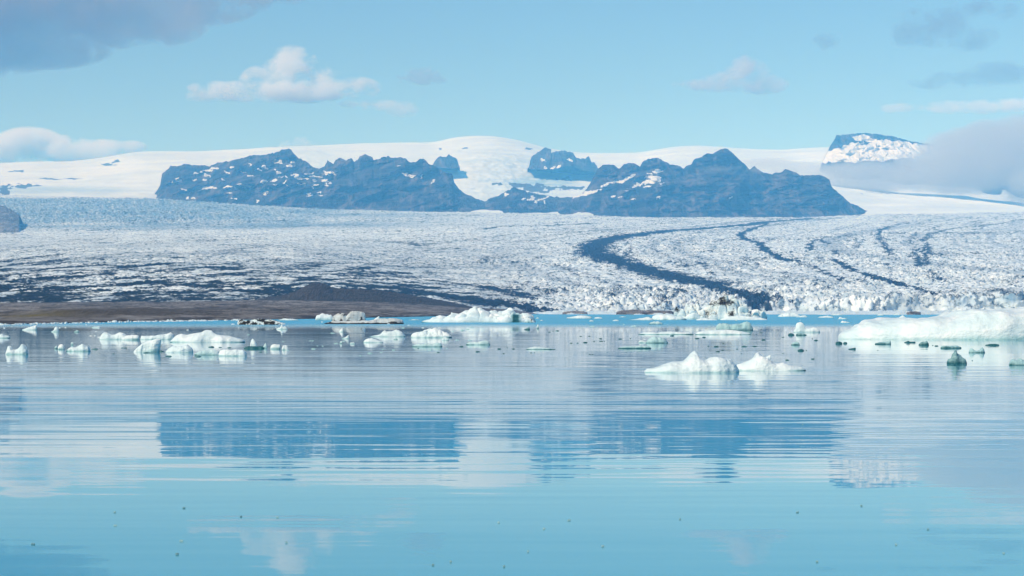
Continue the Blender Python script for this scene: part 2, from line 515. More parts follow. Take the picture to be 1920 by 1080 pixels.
    dirt = np.maximum(dirt, np.clip(0.14 + 0.62 * st2, 0, 0.85))
    main_d = fbm(dmain / 34, X / 1400, oct=4, seed=53)
    band = fbm(dmain / 16, X / 900, oct=3, seed=56)
    tone = right * np.clip(0.05 + 0.9 * main_d + 0.7 * band, 0, 0.85) + (1 - right) * np.clip(0.46 + 0.6 * strk2 + 0.9 * strk, 0, 0.95) * sstep(428, 490, PY)
    dirt = np.maximum(dirt, right * np.clip(1.5 * main_d * np.exp(-dmain / 260) + 0.1, 0, 0.8))
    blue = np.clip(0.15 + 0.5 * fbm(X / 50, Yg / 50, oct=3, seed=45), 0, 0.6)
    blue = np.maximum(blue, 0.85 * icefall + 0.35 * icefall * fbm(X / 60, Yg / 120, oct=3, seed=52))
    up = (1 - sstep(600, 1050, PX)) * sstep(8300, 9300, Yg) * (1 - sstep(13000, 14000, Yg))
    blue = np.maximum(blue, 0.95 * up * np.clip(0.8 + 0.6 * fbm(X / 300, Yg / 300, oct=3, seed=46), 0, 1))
    bluef = np.where(face, right * np.clip(0.25 + 1.1 * fbm(X / 45, Z / 30, oct=3, seed=47), 0, 0.9), 0)
    blue = np.maximum(blue, bluef)
    dirt = np.where(face, dirt * 0.75, dirt)
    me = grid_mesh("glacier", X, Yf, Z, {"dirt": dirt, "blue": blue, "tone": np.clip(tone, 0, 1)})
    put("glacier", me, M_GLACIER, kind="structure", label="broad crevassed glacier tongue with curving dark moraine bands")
build_glacier()

# ------------------------------------------------------------------ ice cap behind
SKY_X, SKY_PY = pts("-500,305 -200,303 0,306 60,304 130,303 195,296 230,290 262,284.5 330,283.5 390,284.5 450,281 510,276 600,274 680,270 760,268 815,268 828,265 842,261 860,258 890,255.5 920,256 950,260 980,266 1005,273 1030,280 1080,287 1100,288 1200,287.5 1230,281 1265,275 1300,273.5 1340,275 1380,279 1430,281 1470,281 1510,278 1545,276.5 1600,277 1700,285 1920,300 2400,315")
def build_ice_cap():
    px = np.linspace(-450, 2400, 820)
    YE = np.interp(px, GE_X, GE_Y); E = np.interp(px, GE_X, GE_PY)
    top = np.interp(px, SKY_X, SKY_PY)
    top = np.convolve(np.pad(top, 4, mode='edge'), np.ones(9) / 9, 'valid')
    slope = np.interp(px, [-500, 250, 900, 1500, 1560, 1633, 1698, 1820, 1920, 2400], [352, 358, 380, 395, 356, 364, 368, 376, 388, 398])
    Tn = np.array([YE - 260, YE + 100, YE + 2600, YE + 5200, 22000 + 0 * px, 23500 + 0 * px, 27000 + 0 * px])
    Pn = np.array([E + 9, E - 1, np.minimum(E - 6, slope), 0.52 * np.minimum(E - 6, slope) + 0.48 * top, top + 1.5, top, top + 70])
    t = np.concatenate([np.linspace(0, 0.9, 300), np.linspace(0.91, 1, 12)])
    Y = Tn[0] + (Tn[-1] - Tn[0]) * t[:, None]
    # put the exact crest row in
    PY = interp_cols(Y, Tn, Pn)
    PX = np.repeat(px[None, :], len(t), 0)
    X = (PX - CX) / F * Y
    Z = H + (HY - PY) / F * Y
    fall = np.exp(-((PX - 960) / 110) ** 2) * sstep(12000, 14500, Y) * (1 - sstep(17500, 20500, Y))
    fall += 0.9 * np.exp(-((PX - 590) / 40) ** 2) * sstep(16500, 18000, Y) * (1 - sstep(20000, 21500, Y))
    d = 26 * fbm(X / 700, Y / 900, oct=5, seed=51) + 12 * ridged(X / 300, Y / 420, 4, 52)
    d += 26 * fall * fbm(X / 70 + Y / 300, Y / 45, oct=4, seed=54)
    f1, f2, idr = worley(X / 38 + 1.5 * fbm(X / 90, Y / 90, seed=55), Y / 60, 53)
    d += (1.5 + 9 * fall) * (np.clip((f2 - f1) * 2, 0, 1) * (0.4 + idr) - 0.3)
    Z += d * (1 - 0.6 * sstep(20500, 22000, Y)) * sstep(0, 900, Y - Tn[0])
    rock = np.zeros_like(X); blue = np.clip(fall * 0.35, 0, 0.5)
    wq1 = fbm(PX / 7, PY / 3, oct=4, seed=57); wq2 = fbm(PX / 7, PY / 3, oct=4, seed=58)
    for (x, y, rx, ry, s) in [(219, 304, 7, 3, 1), (205, 309, 12, 2, .8), (120, 337, 40, 1.6, .75), (30, 322, 14, 2, .7), (862, 283, 4, 2, 1), (872, 277, 6, 2, 1),
                              (825, 280, 4, 3, .7), (990, 281, 8, 2.5, .9), (512, 275, 10, 1, .7), (40, 352, 18, 4, 1), (8, 358, 12, 8, 1.1), (60, 349, 30, 2, .7),
                              (975, 352, 22, 8, .75), (1005, 358, 40, 9, .85), (1060, 340, 16, 5, .6), (1070, 357, 30, 4, .9), (935, 350, 14, 3, .7),
                              (1660, 362, 60, 2, .5)]:
        q = ((PX - x + 0.9 * rx * wq1) / rx) ** 2 + ((PY - y + 1.2 * ry * wq2) / ry) ** 2
        rock = np.maximum(rock, s * (1 - sstep(0.3, 1.7, q)))
    for (x, y, rx, ry, s) in [(1010, 345, 80, 18, .9), (930, 335, 50, 14, .45), (250, 293, 26, 6, .25), (60, 358, 200, 8, .5), (180, 362, 60, 6, .4)]:
        q = ((PX - x) / rx) ** 2 + ((PY - y) / ry) ** 2
        blue = np.maximum(blue, s * (1 - sstep(0.2, 1.4, q)))
    put("ice_cap", grid_mesh("ice_cap", X, Y, Z, {"rock": rock, "blue": blue}, smooth=True), M_SNOW, kind="structure",
        label="smooth white ice cap with rounded dome on the skyline")
build_ice_cap()

# ------------------------------------------------------------------ mountains
def mountain(name, label, ridge, base, yr, yb, yback, mat, patches="", rows=100, rel=260, seed=0, step=1.0, fnsnow=None, shape=1.25, rough=1.0):
    rx, ry = pts(ridge)
    bx, by = pts(base)
    px = np.arange(rx[0], rx[-1] + 0.01, step)
    r = np.interp(px, rx, ry)
    r = r + 0.25 * (r - np.convolve(np.pad(r, 12, mode='edge'), np.ones(25) / 25, 'valid')) * np.clip(np.minimum(px - rx[0], rx[-1] - px) / 40, 0, 1)
    sc = step
    jag = rough * 1.8 * fbm(px / 4.0, px * 0, oct=3, seed=seed + 5) * np.interp(px, rx, np.where(np.arange(len(rx)) % (len(rx) - 1) == 0, 0, 1))
    b = np.maximum(np.interp(px, bx, by), r + 0.5)
    Yr = (yr(px) if callable(yr) else yr + 0 * px); Yb = (yb(px) if callable(yb) else yb + 0 * px)
    Yr = Yr + rel * 1.2 * fbm(px / 90, px * 0 + 2.2, oct=3, seed=seed)
    v = np.linspace(0, 1, rows)[:, None]
    Y = Yb + (Yr - Yb) * v
    ker = np.ones(21) / 21
    rs = np.convolve(np.pad(r, 10, mode='edge'), ker, 'valid')
    rs = np.minimum(np.maximum(rs, r), b)
    PY = b + (rs - b) * v ** (1 / shape) + (r - rs) * v ** 5 + jag * v ** 9
    PX = np.repeat(px[None, :], rows, 0)
    Xw = (PX - CX) / F * Y
    env = np.clip(4 * v * (1 - v), 0, 1) ** 0.6
    hgt = (b - r) / 100.0
    L = 620.0
    n = ridged(Xw / L + 0.35 * PY / 30, PY / 75, 5, seed + 1) - 0.62
    n2 = fbm(Xw / 120, PY / 18, oct=4, seed=seed + 2)
    Yd = Y + env * np.clip(hgt, 0.15, 1.2) * (-rel * 3.4 * n + rel * 0.9 * n2)
    PYd = PY + env * (1.6 * fbm(Xw / 70, PY / 9, oct=3, seed=seed + 3))
    X = (PX - CX) / F * Yd
    Z = H + (HY - PYd) / F * Yd
    # back side
    vb = np.linspace(0, 1, 14)[1:, None]
    Yb2 = Yd[-1] + (yback) * vb
    Zb = Z[-1] + (Z[0] - 120 - Z[-1]) * vb ** 0.9 + 40 * fbm(Xw[-1] / 200, vb * 6 + 0 * Xw[-1], oct=3, seed=seed + 4) * vb
    Xb = np.repeat(X[-1:], 13, 0)
    snow = np.zeros_like(PX)
    wxp = PX + 7.0 * fbm(PX / 7, PY / 4, oct=4, seed=seed + 7); wyp = PY + 3.4 * fbm(PX / 6, PY / 3, oct=4, seed=seed + 8)
    for s in patches.split():
        a = [float(k) for k in s.split(',')]
        x, y, ax, ay = a[:4]; tilt = a[4] if len(a) > 4 else 0.0
        dy = (wyp - y) + tilt * (wxp - x)
        q = ((wxp - x) / ax) ** 2 + (dy / ay) ** 2
        snow = np.maximum(snow, 1.15 * (1 - sstep(0.35, 1.6, q)))
    if fnsnow is not None:
        snow = np.maximum(snow, fnsnow(wxp, wyp, v))
    snow_all = np.vstack([snow, np.repeat(snow[-1:], 13, 0)])
    me = grid_mesh(name, np.vstack([X, Xb]), np.vstack([Yd, Yb2]), np.vstack([Z, Zb]), {"snow": snow_all})
    put(name, me, mat, kind="structure", label=label)

ge_y = lambda px: np.interp(px, GE_X, GE_Y)
LEFT_RIDGE = "279,374 281,372 288,366 300,348 304,326 316,316 320,312 331,311 345,308 357,309 376,310 393,311 406,306 429,302 440,299 457,295 472,291 491,290 508,288 511,286 513,288 519,285 526,282 541,279 546,281 549,286 560,296 575,304 586,312 597,315 608,311.5 614,302 619,304 625,306 631,299 638,297 649,300 658,297 664,302 670,300 674,293 685,290 698,294 700,299 713,297 715,295 728,293 739,296 745,295 750,294 754,296 760,297 767,303 771,305 781,302 786,299 794,298 805,308 816,311.5 833,322 848,327.5 852,342.5 861,354 872,363 889,371 902,375 917,382 932,391 942,399"
LEFT_PATCH = ("335,337,6,4,-0.4 321,342,2.2,2 366,326,5,1.7 374,323,4,1.5 388,319,9,2 402,316,9,2.2,-0.1 389,329,6,1.8,-0.3 382,337,6,1.4 392,351,12,3 384,353,7,2 431,351,10,1.9 458,347,13,2.2,-0.1 436,313,5,1.7 "
  "426,323,5,1.4,-0.2 418,336,5,1.2,-0.4 350,371,4,1.8 362,371,4,1.2 441,371,6,1 347,355,7,1,-0.4 498,314,2.5,3,-0.6 469,309,3,2,-0.5 518,303,9,2.6 526,304,4,3.5 495,312,5,2 486,318,4,1.4 543,311,4,2.8 546,303,3,1.5 552,312,2,1.2 517,319,3,2 522,324,5,1.8 "
  "512,339,7,2,0.3 516,346,5,1.4 494,340,5,2,0.3 536,343,2,5 541,350,3,2.6 553,329,8,2,-0.2 560,333,6,3 570,334,8,2 566,345,9,2 577,325,10,1.2,0.1 590,330,14,1.2,-0.1 610,327,10,1.2,-0.2 620,324,12,1.8,-0.3 "
  "589,339,6,2.2 607,338,7,1.6,-0.3 594,347,3,1.2 612,346,4,1.2,-0.4 620,343,6,1.2,-0.4 585,350,3,1.6 579,363,3,2 583,368,3,1.6 600,361,4,1.2,-0.3 497,361,3,4 504,353,4,1,-0.4 485,377,3,3,-0.5 "
  "760,327,5,3.6,-0.6 772,331,7,2.4,0.1 747,312,4,1.4,0.3 791,332,4,1.6,-0.7 810,340,3,3,0.8 530,331,8,1 470,331,5,1 454,322,4,1 600,366,3,1.2 365,337,2,1.2 430,361,4,0.8")
mountain("mountain", "long blue rocky massif speckled with snow patches in front of the ice cap",
         LEFT_RIDGE, "270,376 285,376 600,398 900,404 945,404", lambda p: ge_y(p) + 1500, lambda p: ge_y(p) - 150, 1300, M_ROCK, LEFT_PATCH, rows=110, seed=100)
RIGHT_RIDGE = "893,404 900,388 905,379 920,372 940,364 952,357 962,352 975,355 990,360 1010,364 1030,368 1050,370 1070,370 1085,366 1098,356 1106,345 1113,331 1121,317 1129,310 1142,308 1149,309 1157,314 1162,315 1170,308 1179,305 1192,307 1200,311 1206,302 1217,298 1234,296 1243,302 1256,308 1264,310 1272,311 1281,315 1296,307 1303,299 1325,289 1337,288 1349,280 1358,278 1365,280 1377,291 1392,304 1406,317 1414,313 1423,319 1432,323 1447,326 1463,323 1473,317 1485,320 1502,329 1521,328 1540,329 1555,337 1559,350 1569,359 1583,371 1595,381 1610,386 1622,394 1631,399 1645,408"
RIGHT_PATCH = ("1138,346,11,2.4,0.35 1152,342,5,2,0.4 1110,359,16,2.8,0.15 1098,364,10,2,0.3 1172,338,9,4,0.5 1185,331,6,3,0.5 1160,343,5,2 1232,321,8,2,0.15 1220,326,7,1.6,-0.1 1222,332,15,2.4,0.1 1226,338,14,4.5,0.25 1212,342,9,3,0.4 1198,346,6,3.5 1239,344,4,1.6,0.3 1192,350,6,2,0.4 1176,357,6,1.2 1150,369,5,1.5,0.2 1163,370,2.5,1.2 1188,374,3,1.2,0.2 1233,372,2,2.5,0.6 "
  "1370,370,2.2,1.3 1062,368,13,1.8,0.2 1083,366,9,3,0.5 980,373,4,2 1000,371,5,4,0.3 992,374,4,2 1004,379,2.5,4 1016,374,8,2.4,0.3 1025,370,5,2,0.4 949,364,3,2.4 1024,378,2,3.5 1215,349,12,1.2,0.1")
mountain("mountain", "broad blue mountain with a pointed peak rising above the moraine bend",
         RIGHT_RIDGE, "890,406 1200,414 1500,414 1650,410", lambda p: ge_y(p) + np.interp(p, [1400, 1560, 1650], [1500, 350, 60]), lambda p: ge_y(p) - 150, 1300, M_ROCK, RIGHT_PATCH, rows=110, seed=200)
mountain("mountain", "small rocky nunatak poking through the ice left of the dome",
         "811,311 814,304 819,298 825,292 831,294 837,294 842,289 845,291 848,294 857,298.5 860,309 862,313", "811,312 820,314 850,316 862,314", 16600, 16100, 900, M_ROCK, "", rows=30, rel=70, seed=300, step=0.5)
mountain("mountain", "craggy cliff of dark rock on the right shoulder of the ice dome",
         "989,317 992,312 994,301 997,294 1012,283 1022,277 1033,279 1034,286 1042,283 1059,283 1067,284 1074,286 1080,295 1087,297 1097,298 1101,293 1104,293 1109,305 1114,305 1119,312 1124,321",
         "989,317 1020,318 1040,317 1058,312 1075,311 1090,320 1124,322", 16900, 16200, 1000, M_ROCK, "1070,300,7,1.8 1036,315,5,3,0.5 1048,313,4,4,0.6 1024,315,4,2 1020,300,2,3", rows=50, rel=90, seed=400, step=0.5)

def table_snow(x, y, v):
    n = fbm(x / 22, y / 9, oct=4, seed=77)
    s = sstep(0.0, 1.0, (x - 1600) / 40 + (y - 268) / 9 + 1.4 * n) * (1 - sstep(0, 1, (y - (299 - (x - 1640) * 0.05)) / 4 + n))
    s *= sstep(0, 1, (y - (253 + (x - 1650) * 0.14 + 5)) / 3 + 1.2 * n)
    patch = 1 - sstep(0.5, 1.3, ((x - 1616) / 15) ** 2 + ((y - 259) / 6) ** 2 + n)
    return 1.1 * np.maximum(s, patch)
mountain("mountain", "flat topped snowy mountain rising out of the low cloud bank",
         "1535,330 1541,305 1545,297 1552,284 1557,273 1565,261 1568,254 1590,251.5 1611,249 1644,251.5 1671,255.5 1690,259.5 1711,265 1738,269 1760,274.5 1850,300 1960,328 2120,352 2300,380",
         "1530,372 1640,374 1800,384 1920,394 2300,400", 16800, 15300, 1500, M_ROCK, "1587,276,13,3,0.45 1575,281,7,2,0.6 1598,271,9,4,0.3 1594,296,8,2.6,0.5", rows=110, rel=170, seed=500, fnsnow=table_snow)
mountain("mountain", "rounded dark rock knob at the glacier edge on the far left",
         "-330,400 -200,384 -60,381 0,385 12,388 24,394 36,402 46,412 51,420 53,430 40,438 36,443", "-330,446 0,446 60,446", 9600, 8350, 700, M_KNOB, "", rows=50, rel=60, seed=600, shape=1.5)

# ------------------------------------------------------------------ near moraine: bank and hill
def build_shore():
    px = np.concatenate([np.linspace(-420, -60, 40, endpoint=False), np.arange(-60, 1010, 2.0)])
    water = np.interp(px, [-400, 0, 100, 250, 450, 600, 780, 900, 960, 1010], [612, 608.5, 606.5, 603, 600, 597.5, 594, 591, 590, 589])
    top = np.interp(px, [-400, 0, 40, 120, 300, 480, 600, 720, 780, 830, 870, 900, 930, 960, 1000, 1010], [569, 568, 567.5, 567, 566, 563.5, 564, 567, 570, 573, 575.5, 577.5, 578.5, 581, 586, 588])
    t = np.linspace(0, 1, 170)[:, None]
    Y0 = H * F / (water - HY)
    Y1 = np.maximum(np.interp(px, [-400, 0, 600, 900, 1010], [2150, 2150, 2300, 2700, 3050]), Y0 * 1.12)
    Y = Y0 * (Y1 / Y0) ** t
    PX = np.repeat(px[None, :], len(t), 0)
    # low bank step by the water, then a gently rising plain
    step_h = np.interp(px, [-400, 0, 120, 300, 600, 900, 1010], [2.4, 2.2, 1.7, 1.3, 1.2, 1.0, 0.6])
    PYt = water + (top - water) * (0.12 * sstep(0, 0.03, t) + 0.88 * t ** 0.85)
    X = (PX - CX) / F * Y
    Z = H + (HY - PYt) / F * Y
    Z += (1.3 * fbm(X / 34, Y / 70, oct=4, seed=61) + 1.1 * (ridged(X / 9, Y / 26, 4, 62) - 0.6)) * sstep(0.0, 0.12, t) * np.interp(px, [900, 1010], [1, 0.2])
    hum = np.exp(-((PX - 210) / 150) ** 2) * np.exp(-((t - 0.28) / 0.16) ** 2)
    Z += hum * (1.6 + 1.2 * fbm(X / 14, Y / 30, oct=3, seed=63))
    Z = np.where(t <= 0.001, -2.0, Z)
    heath = np.clip(1.3 * np.exp(-((PX - 230) / 190) ** 2) * sstep(0.06, 0.14, t) * (1 - sstep(0.42, 0.6, t)) + 0.3 * fbm(X / 50, Y / 80, seed=64), 0, 1)
    grass = np.clip((np.exp(-((PX - 60) / 75) ** 2) * np.exp(-((t - 0.2) / 0.09) ** 2)) * (0.9 + 0.8 * fbm(X / 30, Y / 50, seed=65)), 0, 1)
    # the far side of the plain drops behind
    Yb = Y[-1:] + 250; Xb = (PX[-1:] - CX) / F * Yb; Zb = np.full_like(Xb, -3.0)
    me = grid_mesh("shore", np.vstack([X, Xb]), np.vstack([Y, Yb]), np.vstack([Z, Zb]),
                   {"heath": np.vstack([heath, heath[-1:]]), "grass": np.vstack([grass, grass[-1:]])})
    put("shore", me, M_SHORE, kind="structure", label="flat grey brown gravel bank along the lagoon")
build_shore()
mountain("hill", "low dark moraine hill between the gravel bank and the glacier",
         "430,572 470,563 500,558 530,553 555,546 570,538 580,532 592,530 604,531 615,535 625,540 640,541 665,542 700,543 735,547 770,553 810,560 850,567 885,575",
         "430,573 600,571 800,577 885,579", 2560, 2380, 160, M_HILL, "", rows=40, rel=14, seed=700, shape=1.1, rough=0.6)

# ------------------------------------------------------------------ floating ice
def mat_berg(flatbump=0.0):
    m = NT("iceberg_ice")
    o = m.pos()
    n1 = m.noise(m.mapping(o, (0.35, 0.35, 0.6)), 1, 4, 0.6)
    n2 = m.noise(m.mapping(o, (1.3, 1.3, 2.2)), 1, 4, 0.65)
    white = m.mix(m.ramp(n1, 0.35, 0.7), (0.62, 0.73, 0.76), (0.78, 0.81, 0.815))
    w = m.math('ADD', m.attr("teal"), m.math('MULTIPLY', m.math('SUBTRACT', n2, 0.5), 0.5))
    c = m.mix(m.ramp(w, 0.10, 0.55), white, (0.34, 0.53, 0.56))
    c = m.mix(m.ramp(w, 0.50, 0.92), c, (0.025, 0.115, 0.14))
    g = m.math('ADD', m.attr("grey"), m.math('MULTIPLY', m.math('SUBTRACT', n2, 0.5), 0.4))
    c = m.mix(m.ramp(g, 0.3, 0.7), c, (0.44, 0.445, 0.45))
    d = m.math('ADD', m.attr("dirt"), m.math('MULTIPLY', m.math('SUBTRACT', n2, 0.5), 0.8))
    c = m.mix(m.ramp(d, 0.4, 0.65), c, (0.016, 0.016, 0.017))
    m.surf(c, 0.45, 1.31, normal=m.bump(m.math('ADD', n2, m.math('MULTIPLY', n1, 2.0)), 0.22, 0.75), spec=0.4)
    return m.mat
M_BERG = mat_berg()
_bseed = [900]

def berg_mesh(name, sil, base, deep=0.45, teal=0.0, grey=0.0, dirt=0.0, foot=0.5, lean=0.0, lump=0.22, cliff=2.6, block=0.0, dband=0.0, y=None, flat=False, spike=None, patch=None, bsize=0.42):
    """a floating piece from its traced top line; base = row of its front waterline"""
    _bseed[0] += 13
    sd = _bseed[0]
    sx, sy = pts(sil) if isinstance(sil, str) else sil
    wpx = sx[-1] - sx[0]
    Y = H * F / (base - HY) if y is None else y
    W = wpx / F * Y
    D = deep * W
    Yc = Y + 0.5 * D
    nx = int(np.clip(wpx * 1.3, 16, 330)); nv = int(np.clip(nx * 0.45, 11, 64))
    u = np.linspace(0, 1, nx)
    px = sx[0] + wpx * u
    zt = np.maximum(H + (HY - np.interp(px, sx, sy)) / F * Yc, 0.02)
    zt[0] = zt[-1] = 0.0
    Xc = (px - CX) / F * Yc
    e = np.clip(1 - np.abs(2 * u - 1) ** 3.2, 0, 1) ** 0.5
    sc = max(W, 1e-3)
    dn = 1 + 0.28 * fbm(Xc / sc * 5 + 3.1, Xc * 0 + sd * 0.37, oct=3, seed=sd)
    half = 0.5 * D * (0.06 + 0.94 * e) * dn
    v = np.linspace(-1, 1, nv)[:, None]
    X = np.repeat(Xc[None, :], nv, 0)
    Yv = Yc + v * half[None, :]
    g = np.clip(1 - np.abs(v) ** cliff, 0, 1) ** (1.0 / 1.5)
    Zt = zt[None, :] + 0 * v
    hm = max(zt.max(), 1e-3)
    s1 = 0.55 * hm + 0.08 * W
    n = fbm(X / s1 + sd, Yv / s1, oct=4, seed=sd + 1)
    off = np.clip(np.abs(v) * 2.2, 0, 1) * np.clip((1 - np.abs(v)) * 5, 0, 1)
    if spike is None:
        spike = 0.34 if cliff < 3.4 else 0.9
    kw_ = max(5, int(nx * 0.16)) | 1
    zs = np.convolve(np.pad(zt, kw_ // 2, mode='edge'), np.hanning(kw_ + 2)[1:-1] / np.hanning(kw_ + 2)[1:-1].sum(), 'valid')
    zs = np.minimum(zs, zt + 0.15 * zt.max())
    Zt = zs[None, :] + (zt - zs)[None, :] * np.exp(-((v - 0.12 * np.sin(7 * u + sd)[None, :]) / spike) ** 2)
    Zt = np.maximum(Zt, 0)
    Z = Zt * g * (1 + lump * 1.6 * n * off) + 0.10 * hm * lump * 4 * n * off * np.clip(Zt / hm, 0, 1)
    Yn = Yv + 0.10 * half * fbm(X / s1 + 4.4, Z / (0.5 * s1) + 2.0, oct=3, seed=sd + 2) * np.clip((1 - np.abs(v)) * 4, 0, 1)
    if block > 0:
        bs = bsize * hm
        f1, f2, idr = worley(X / bs + 0.3 * n, (Yv + 1.2 * Z) / bs, sd + 3)
        Z = Z + block * hm * (np.sqrt(np.clip(f2 - f1, 0, 1)) * 0.8 - 0.45 + 0.3 * (idr - .5)) * np.clip(Zt * g / hm * 2.2, 0, 1) * (0.35 + 0.65 * off)
        Yn = Yn - block * bs * 0.9 * np.sqrt(np.clip(f2 - f1, 0, 1)) * np.clip((1 - np.abs(v)) * 4, 0, 1)
    Z = np.maximum(Z, 0.01 * hm)
    rim = (np.abs(v) > 0.999) | (np.arange(nx)[None, :] == 0) | (np.arange(nx)[None, :] == nx - 1)
    X = X + lean * np.maximum(Z, 0)
    Z = np.where(rim, -0.25 * hm - 0.05, Z)
    zr = np.clip(Z, 0, None) / hm
    zpx = np.clip(Z, 0, None) / Yc * F
    te = teal + foot * np.exp(-zpx / 2.6) * (0.6 + 0.9 * fbm(X / s1, Yv / s1, oct=3, seed=sd + 5)) * (1 if hm / Yc * F > 4 else 0.6)
    te = te + (0.75 if foot > 0.12 else 0.0) * np.exp(-(zpx / 1.1) ** 2)
    if patch is not None:
        te = te + 1.1 * np.exp(-((px[None, :] - patch[0]) / patch[1]) ** 2) * np.exp(-((v + 0.8) / 0.7) ** 2)
    di = dirt + 0.5 * (dirt > 0.01) * fbm(X / (0.5 * s1), Z / (0.3 * s1), oct=3, seed=sd + 6)
    if dband > 0:
        di = di + dband * np.exp(-(zpx / 2.2) ** 2)
    me = grid_mesh(name, X, Yn, Z, {"teal": np.clip(te, 0, 1.2), "grey": np.clip(grey + 0.2 * (grey > 0) * n, 0, 1), "dirt": np.clip(di, 0, 1.2)}, smooth=not flat)
    return me, Yc

def berg(label, sil, base, group=None, name="iceberg", category="iceberg", **kw):
    me, _ = berg_mesh(name, sil, base, **kw)
    return put(name, me, M_BERG, label=label, category=category, group=group)

def build_bergs():
    b = berg
    # right: the huge flat berg and the grey teal pieces before it
    b("huge low white iceberg running out of the picture on the right",
      "1572,632 1574,627.5 1580,623 1592,619 1601,616 1605,610 1615,608 1620,603 1626,601 1645,602.5 1657,600 1676,599.4 1698,598 1722,599 1742,596.5 1767,594.7 1774,593.8 1780,589 1786,584 1793,581 1803,582.6 1822,582 1841,584 1856,581 1873,580.4 1895,580.4 1910,578 1917,576.8 1990,573 2080,576 2160,590 2210,618 2232,636",
      637, deep=0.3, foot=0.65, lump=0.16, cliff=4.5)
    b("grey teal pinnacle shaped ice chunk in front of the huge white berg",
      "1775,680 1776,676 1778,673 1784,671.5 1785,664 1788,662 1790,656 1791.5,654 1793.5,657 1795,662 1802,666 1804,670 1810,673 1812,678 1813,681", 682, deep=0.5, teal=0.62, grey=0.15, foot=0.5, lump=0.3, name="growler", category="ice chunk")
    b("grey teal lumpy ice chunk cut by the right picture edge",
      "1892,682 1894,679 1896,675 1903,674 1906,677 1910,673 1914,672 1918,675 1930,674 1944,678 1952,684", 685, deep=0.5, teal=0.55, grey=0.2, foot=0.4, lump=0.3, name="growler", category="ice chunk")
    b("grey ice chunk with two ears close to the huge white berg",
      "1816,660 1818,655.5 1822,653.5 1827,656.5 1831,657.5 1837,657 1840,652 1842,650 1844.5,654 1847,660", 661.5, teal=0.5, grey=0.2, name="growler", category="ice chunk")
    b("long flat grey ice floe under the huge white berg", "1763,651.5 1765,648.5 1780,648.3 1795,648 1801,650.5 1803,652", 653, deep=0.3, teal=0.5, grey=0.15, name="growler", category="ice chunk")
    b("teal domed ice chunk with a tiny spike before the huge white berg", "1722,646 1726,642 1731,640.3 1736,641.5 1738,639 1739,642 1742,645", 647.3, teal=0.65, name="growler", category="ice chunk")
    b("dark teal flat ice chunk with a small hump near the huge berg's waterline", "1695,641.8 1700,640.3 1703,638.8 1706,640.5 1716,640.3 1717,642", 642.6, teal=0.95, name="growler", category="ice chunk")
    b("grey ice floe with an upturned right end near the huge berg's tip", "1640,644 1648,641.5 1658,641 1665,640 1669,637.5 1670.5,642 1671,645", 645.5, deep=0.3, teal=0.5, grey=0.2, name="growler", category="ice chunk")
    b("dark flat ice chunk furthest right before the huge white berg", "1847,646.8 1856,645 1866,644.6 1874,646.3", 648, deep=0.3, teal=1.0, name="growler", category="ice chunk")
    b("larger dark teal oval ice chunk beside the huge berg's pointed tip", "1566,643 1569,640.6 1574,640.2 1578,641.5 1580,643.5", 644.6, deep=0.5, teal=1.0, name="growler", category="ice chunk")
    b("small dark teal oval just off the huge berg's pointed tip", "1580.5,643 1583,641.3 1587,641.5 1589,643.3", 644, deep=0.5, teal=0.95, name="growler", category="ice chunk")
    b("dark teal ice wedge below the huge berg's pointed tip", "1590,654 1598,653 1604,651.5 1605,654.3", 655, deep=0.4, teal=0.95, name="growler", category="ice chunk")
    b("dark teal oval ice chunk below the ball topped berg", "1495,656.5 1499,654.6 1504,654.4 1508,656.5", 658, deep=0.5, teal=1.05, name="growler", category="ice chunk")
    # right centre
    b("white berg with a round ball of ice on its left end",
      "1487,623 1489,619.5 1492,617 1491.5,610 1495,605.6 1501,603.8 1506,607 1508.5,612.5 1508,616 1512.5,616.5 1520,615.6 1526,613.8 1531,616 1536,619.5 1538,622.5", 623.5, deep=0.35, foot=0.55, lump=0.2)
    b("small teal floe left of two below the ball topped berg", "1477,627.5 1480,625 1484,624.3 1490,627.5", 628.6, teal=0.7, name="growler", category="ice chunk")
    b("small teal floe right of two below the ball topped berg", "1492,627.5 1496,625 1500,624.4 1506,625.6 1513,627.6", 628.7, teal=0.55, name="growler", category="ice chunk")
    b("pale translucent ice floe drifting below the ball topped berg", "1483,646 1488,641.5 1493,640.3 1497,642 1500,645.5", 647, teal=0.42, grey=0.1, name="growler", category="ice chunk")
    b("smooth white nearer berg with one leaning tooth on top",
      "1208,696 1213,691 1225,690 1234,687 1248,681.6 1261,678 1282,677 1288,671 1296,663.5 1303,660 1307,662 1309.5,669 1312,673 1324,677.5 1330,672 1342,670 1355,672 1369,673 1373,677 1379,683 1384,690 1386,697", 699, deep=0.42, foot=0.75, lump=0.2, cliff=2.2)
    b("white berg with a thumb shaped spike and long teal toe",
      "1379,693 1382,683.5 1394,680.7 1408,675 1414,673 1417,665 1421,662.5 1426,665.5 1432,672 1445,675.6 1452,682 1461,681.4 1468,679.3 1480,685.5 1492,687 1506,689 1511,693", 695.5, deep=0.4, foot=1.0, lump=0.22, cliff=2.2)
    b("log of ice leaning up behind the thumb shaped spike", "1426,676 1434,670 1444,665.5 1452,662 1457,663 1459,667 1457,672 1450,675 1446,677", 678, deep=0.5, foot=0.3, lump=0.1, name="growler", category="ice chunk")
    b("long white low floe lying under the grey green berg", "1303,627 1308,622.5 1318,620.5 1340,618.5 1360,618 1380,619.5 1395,622 1404,624.5 1408,627", 627.6, deep=0.22, foot=0.5, lump=0.1)
    b("grey green translucent berg with a ragged right end", "1342,617 1343,611.5 1346,609.5 1360,608.5 1372,609 1380,607 1387,606.8 1392,605.5 1395,603.5 1400,605 1405,606.8 1409,611 1412.5,617", 619.5, deep=0.3, teal=0.5, grey=0.28, foot=0.3, lump=0.3)
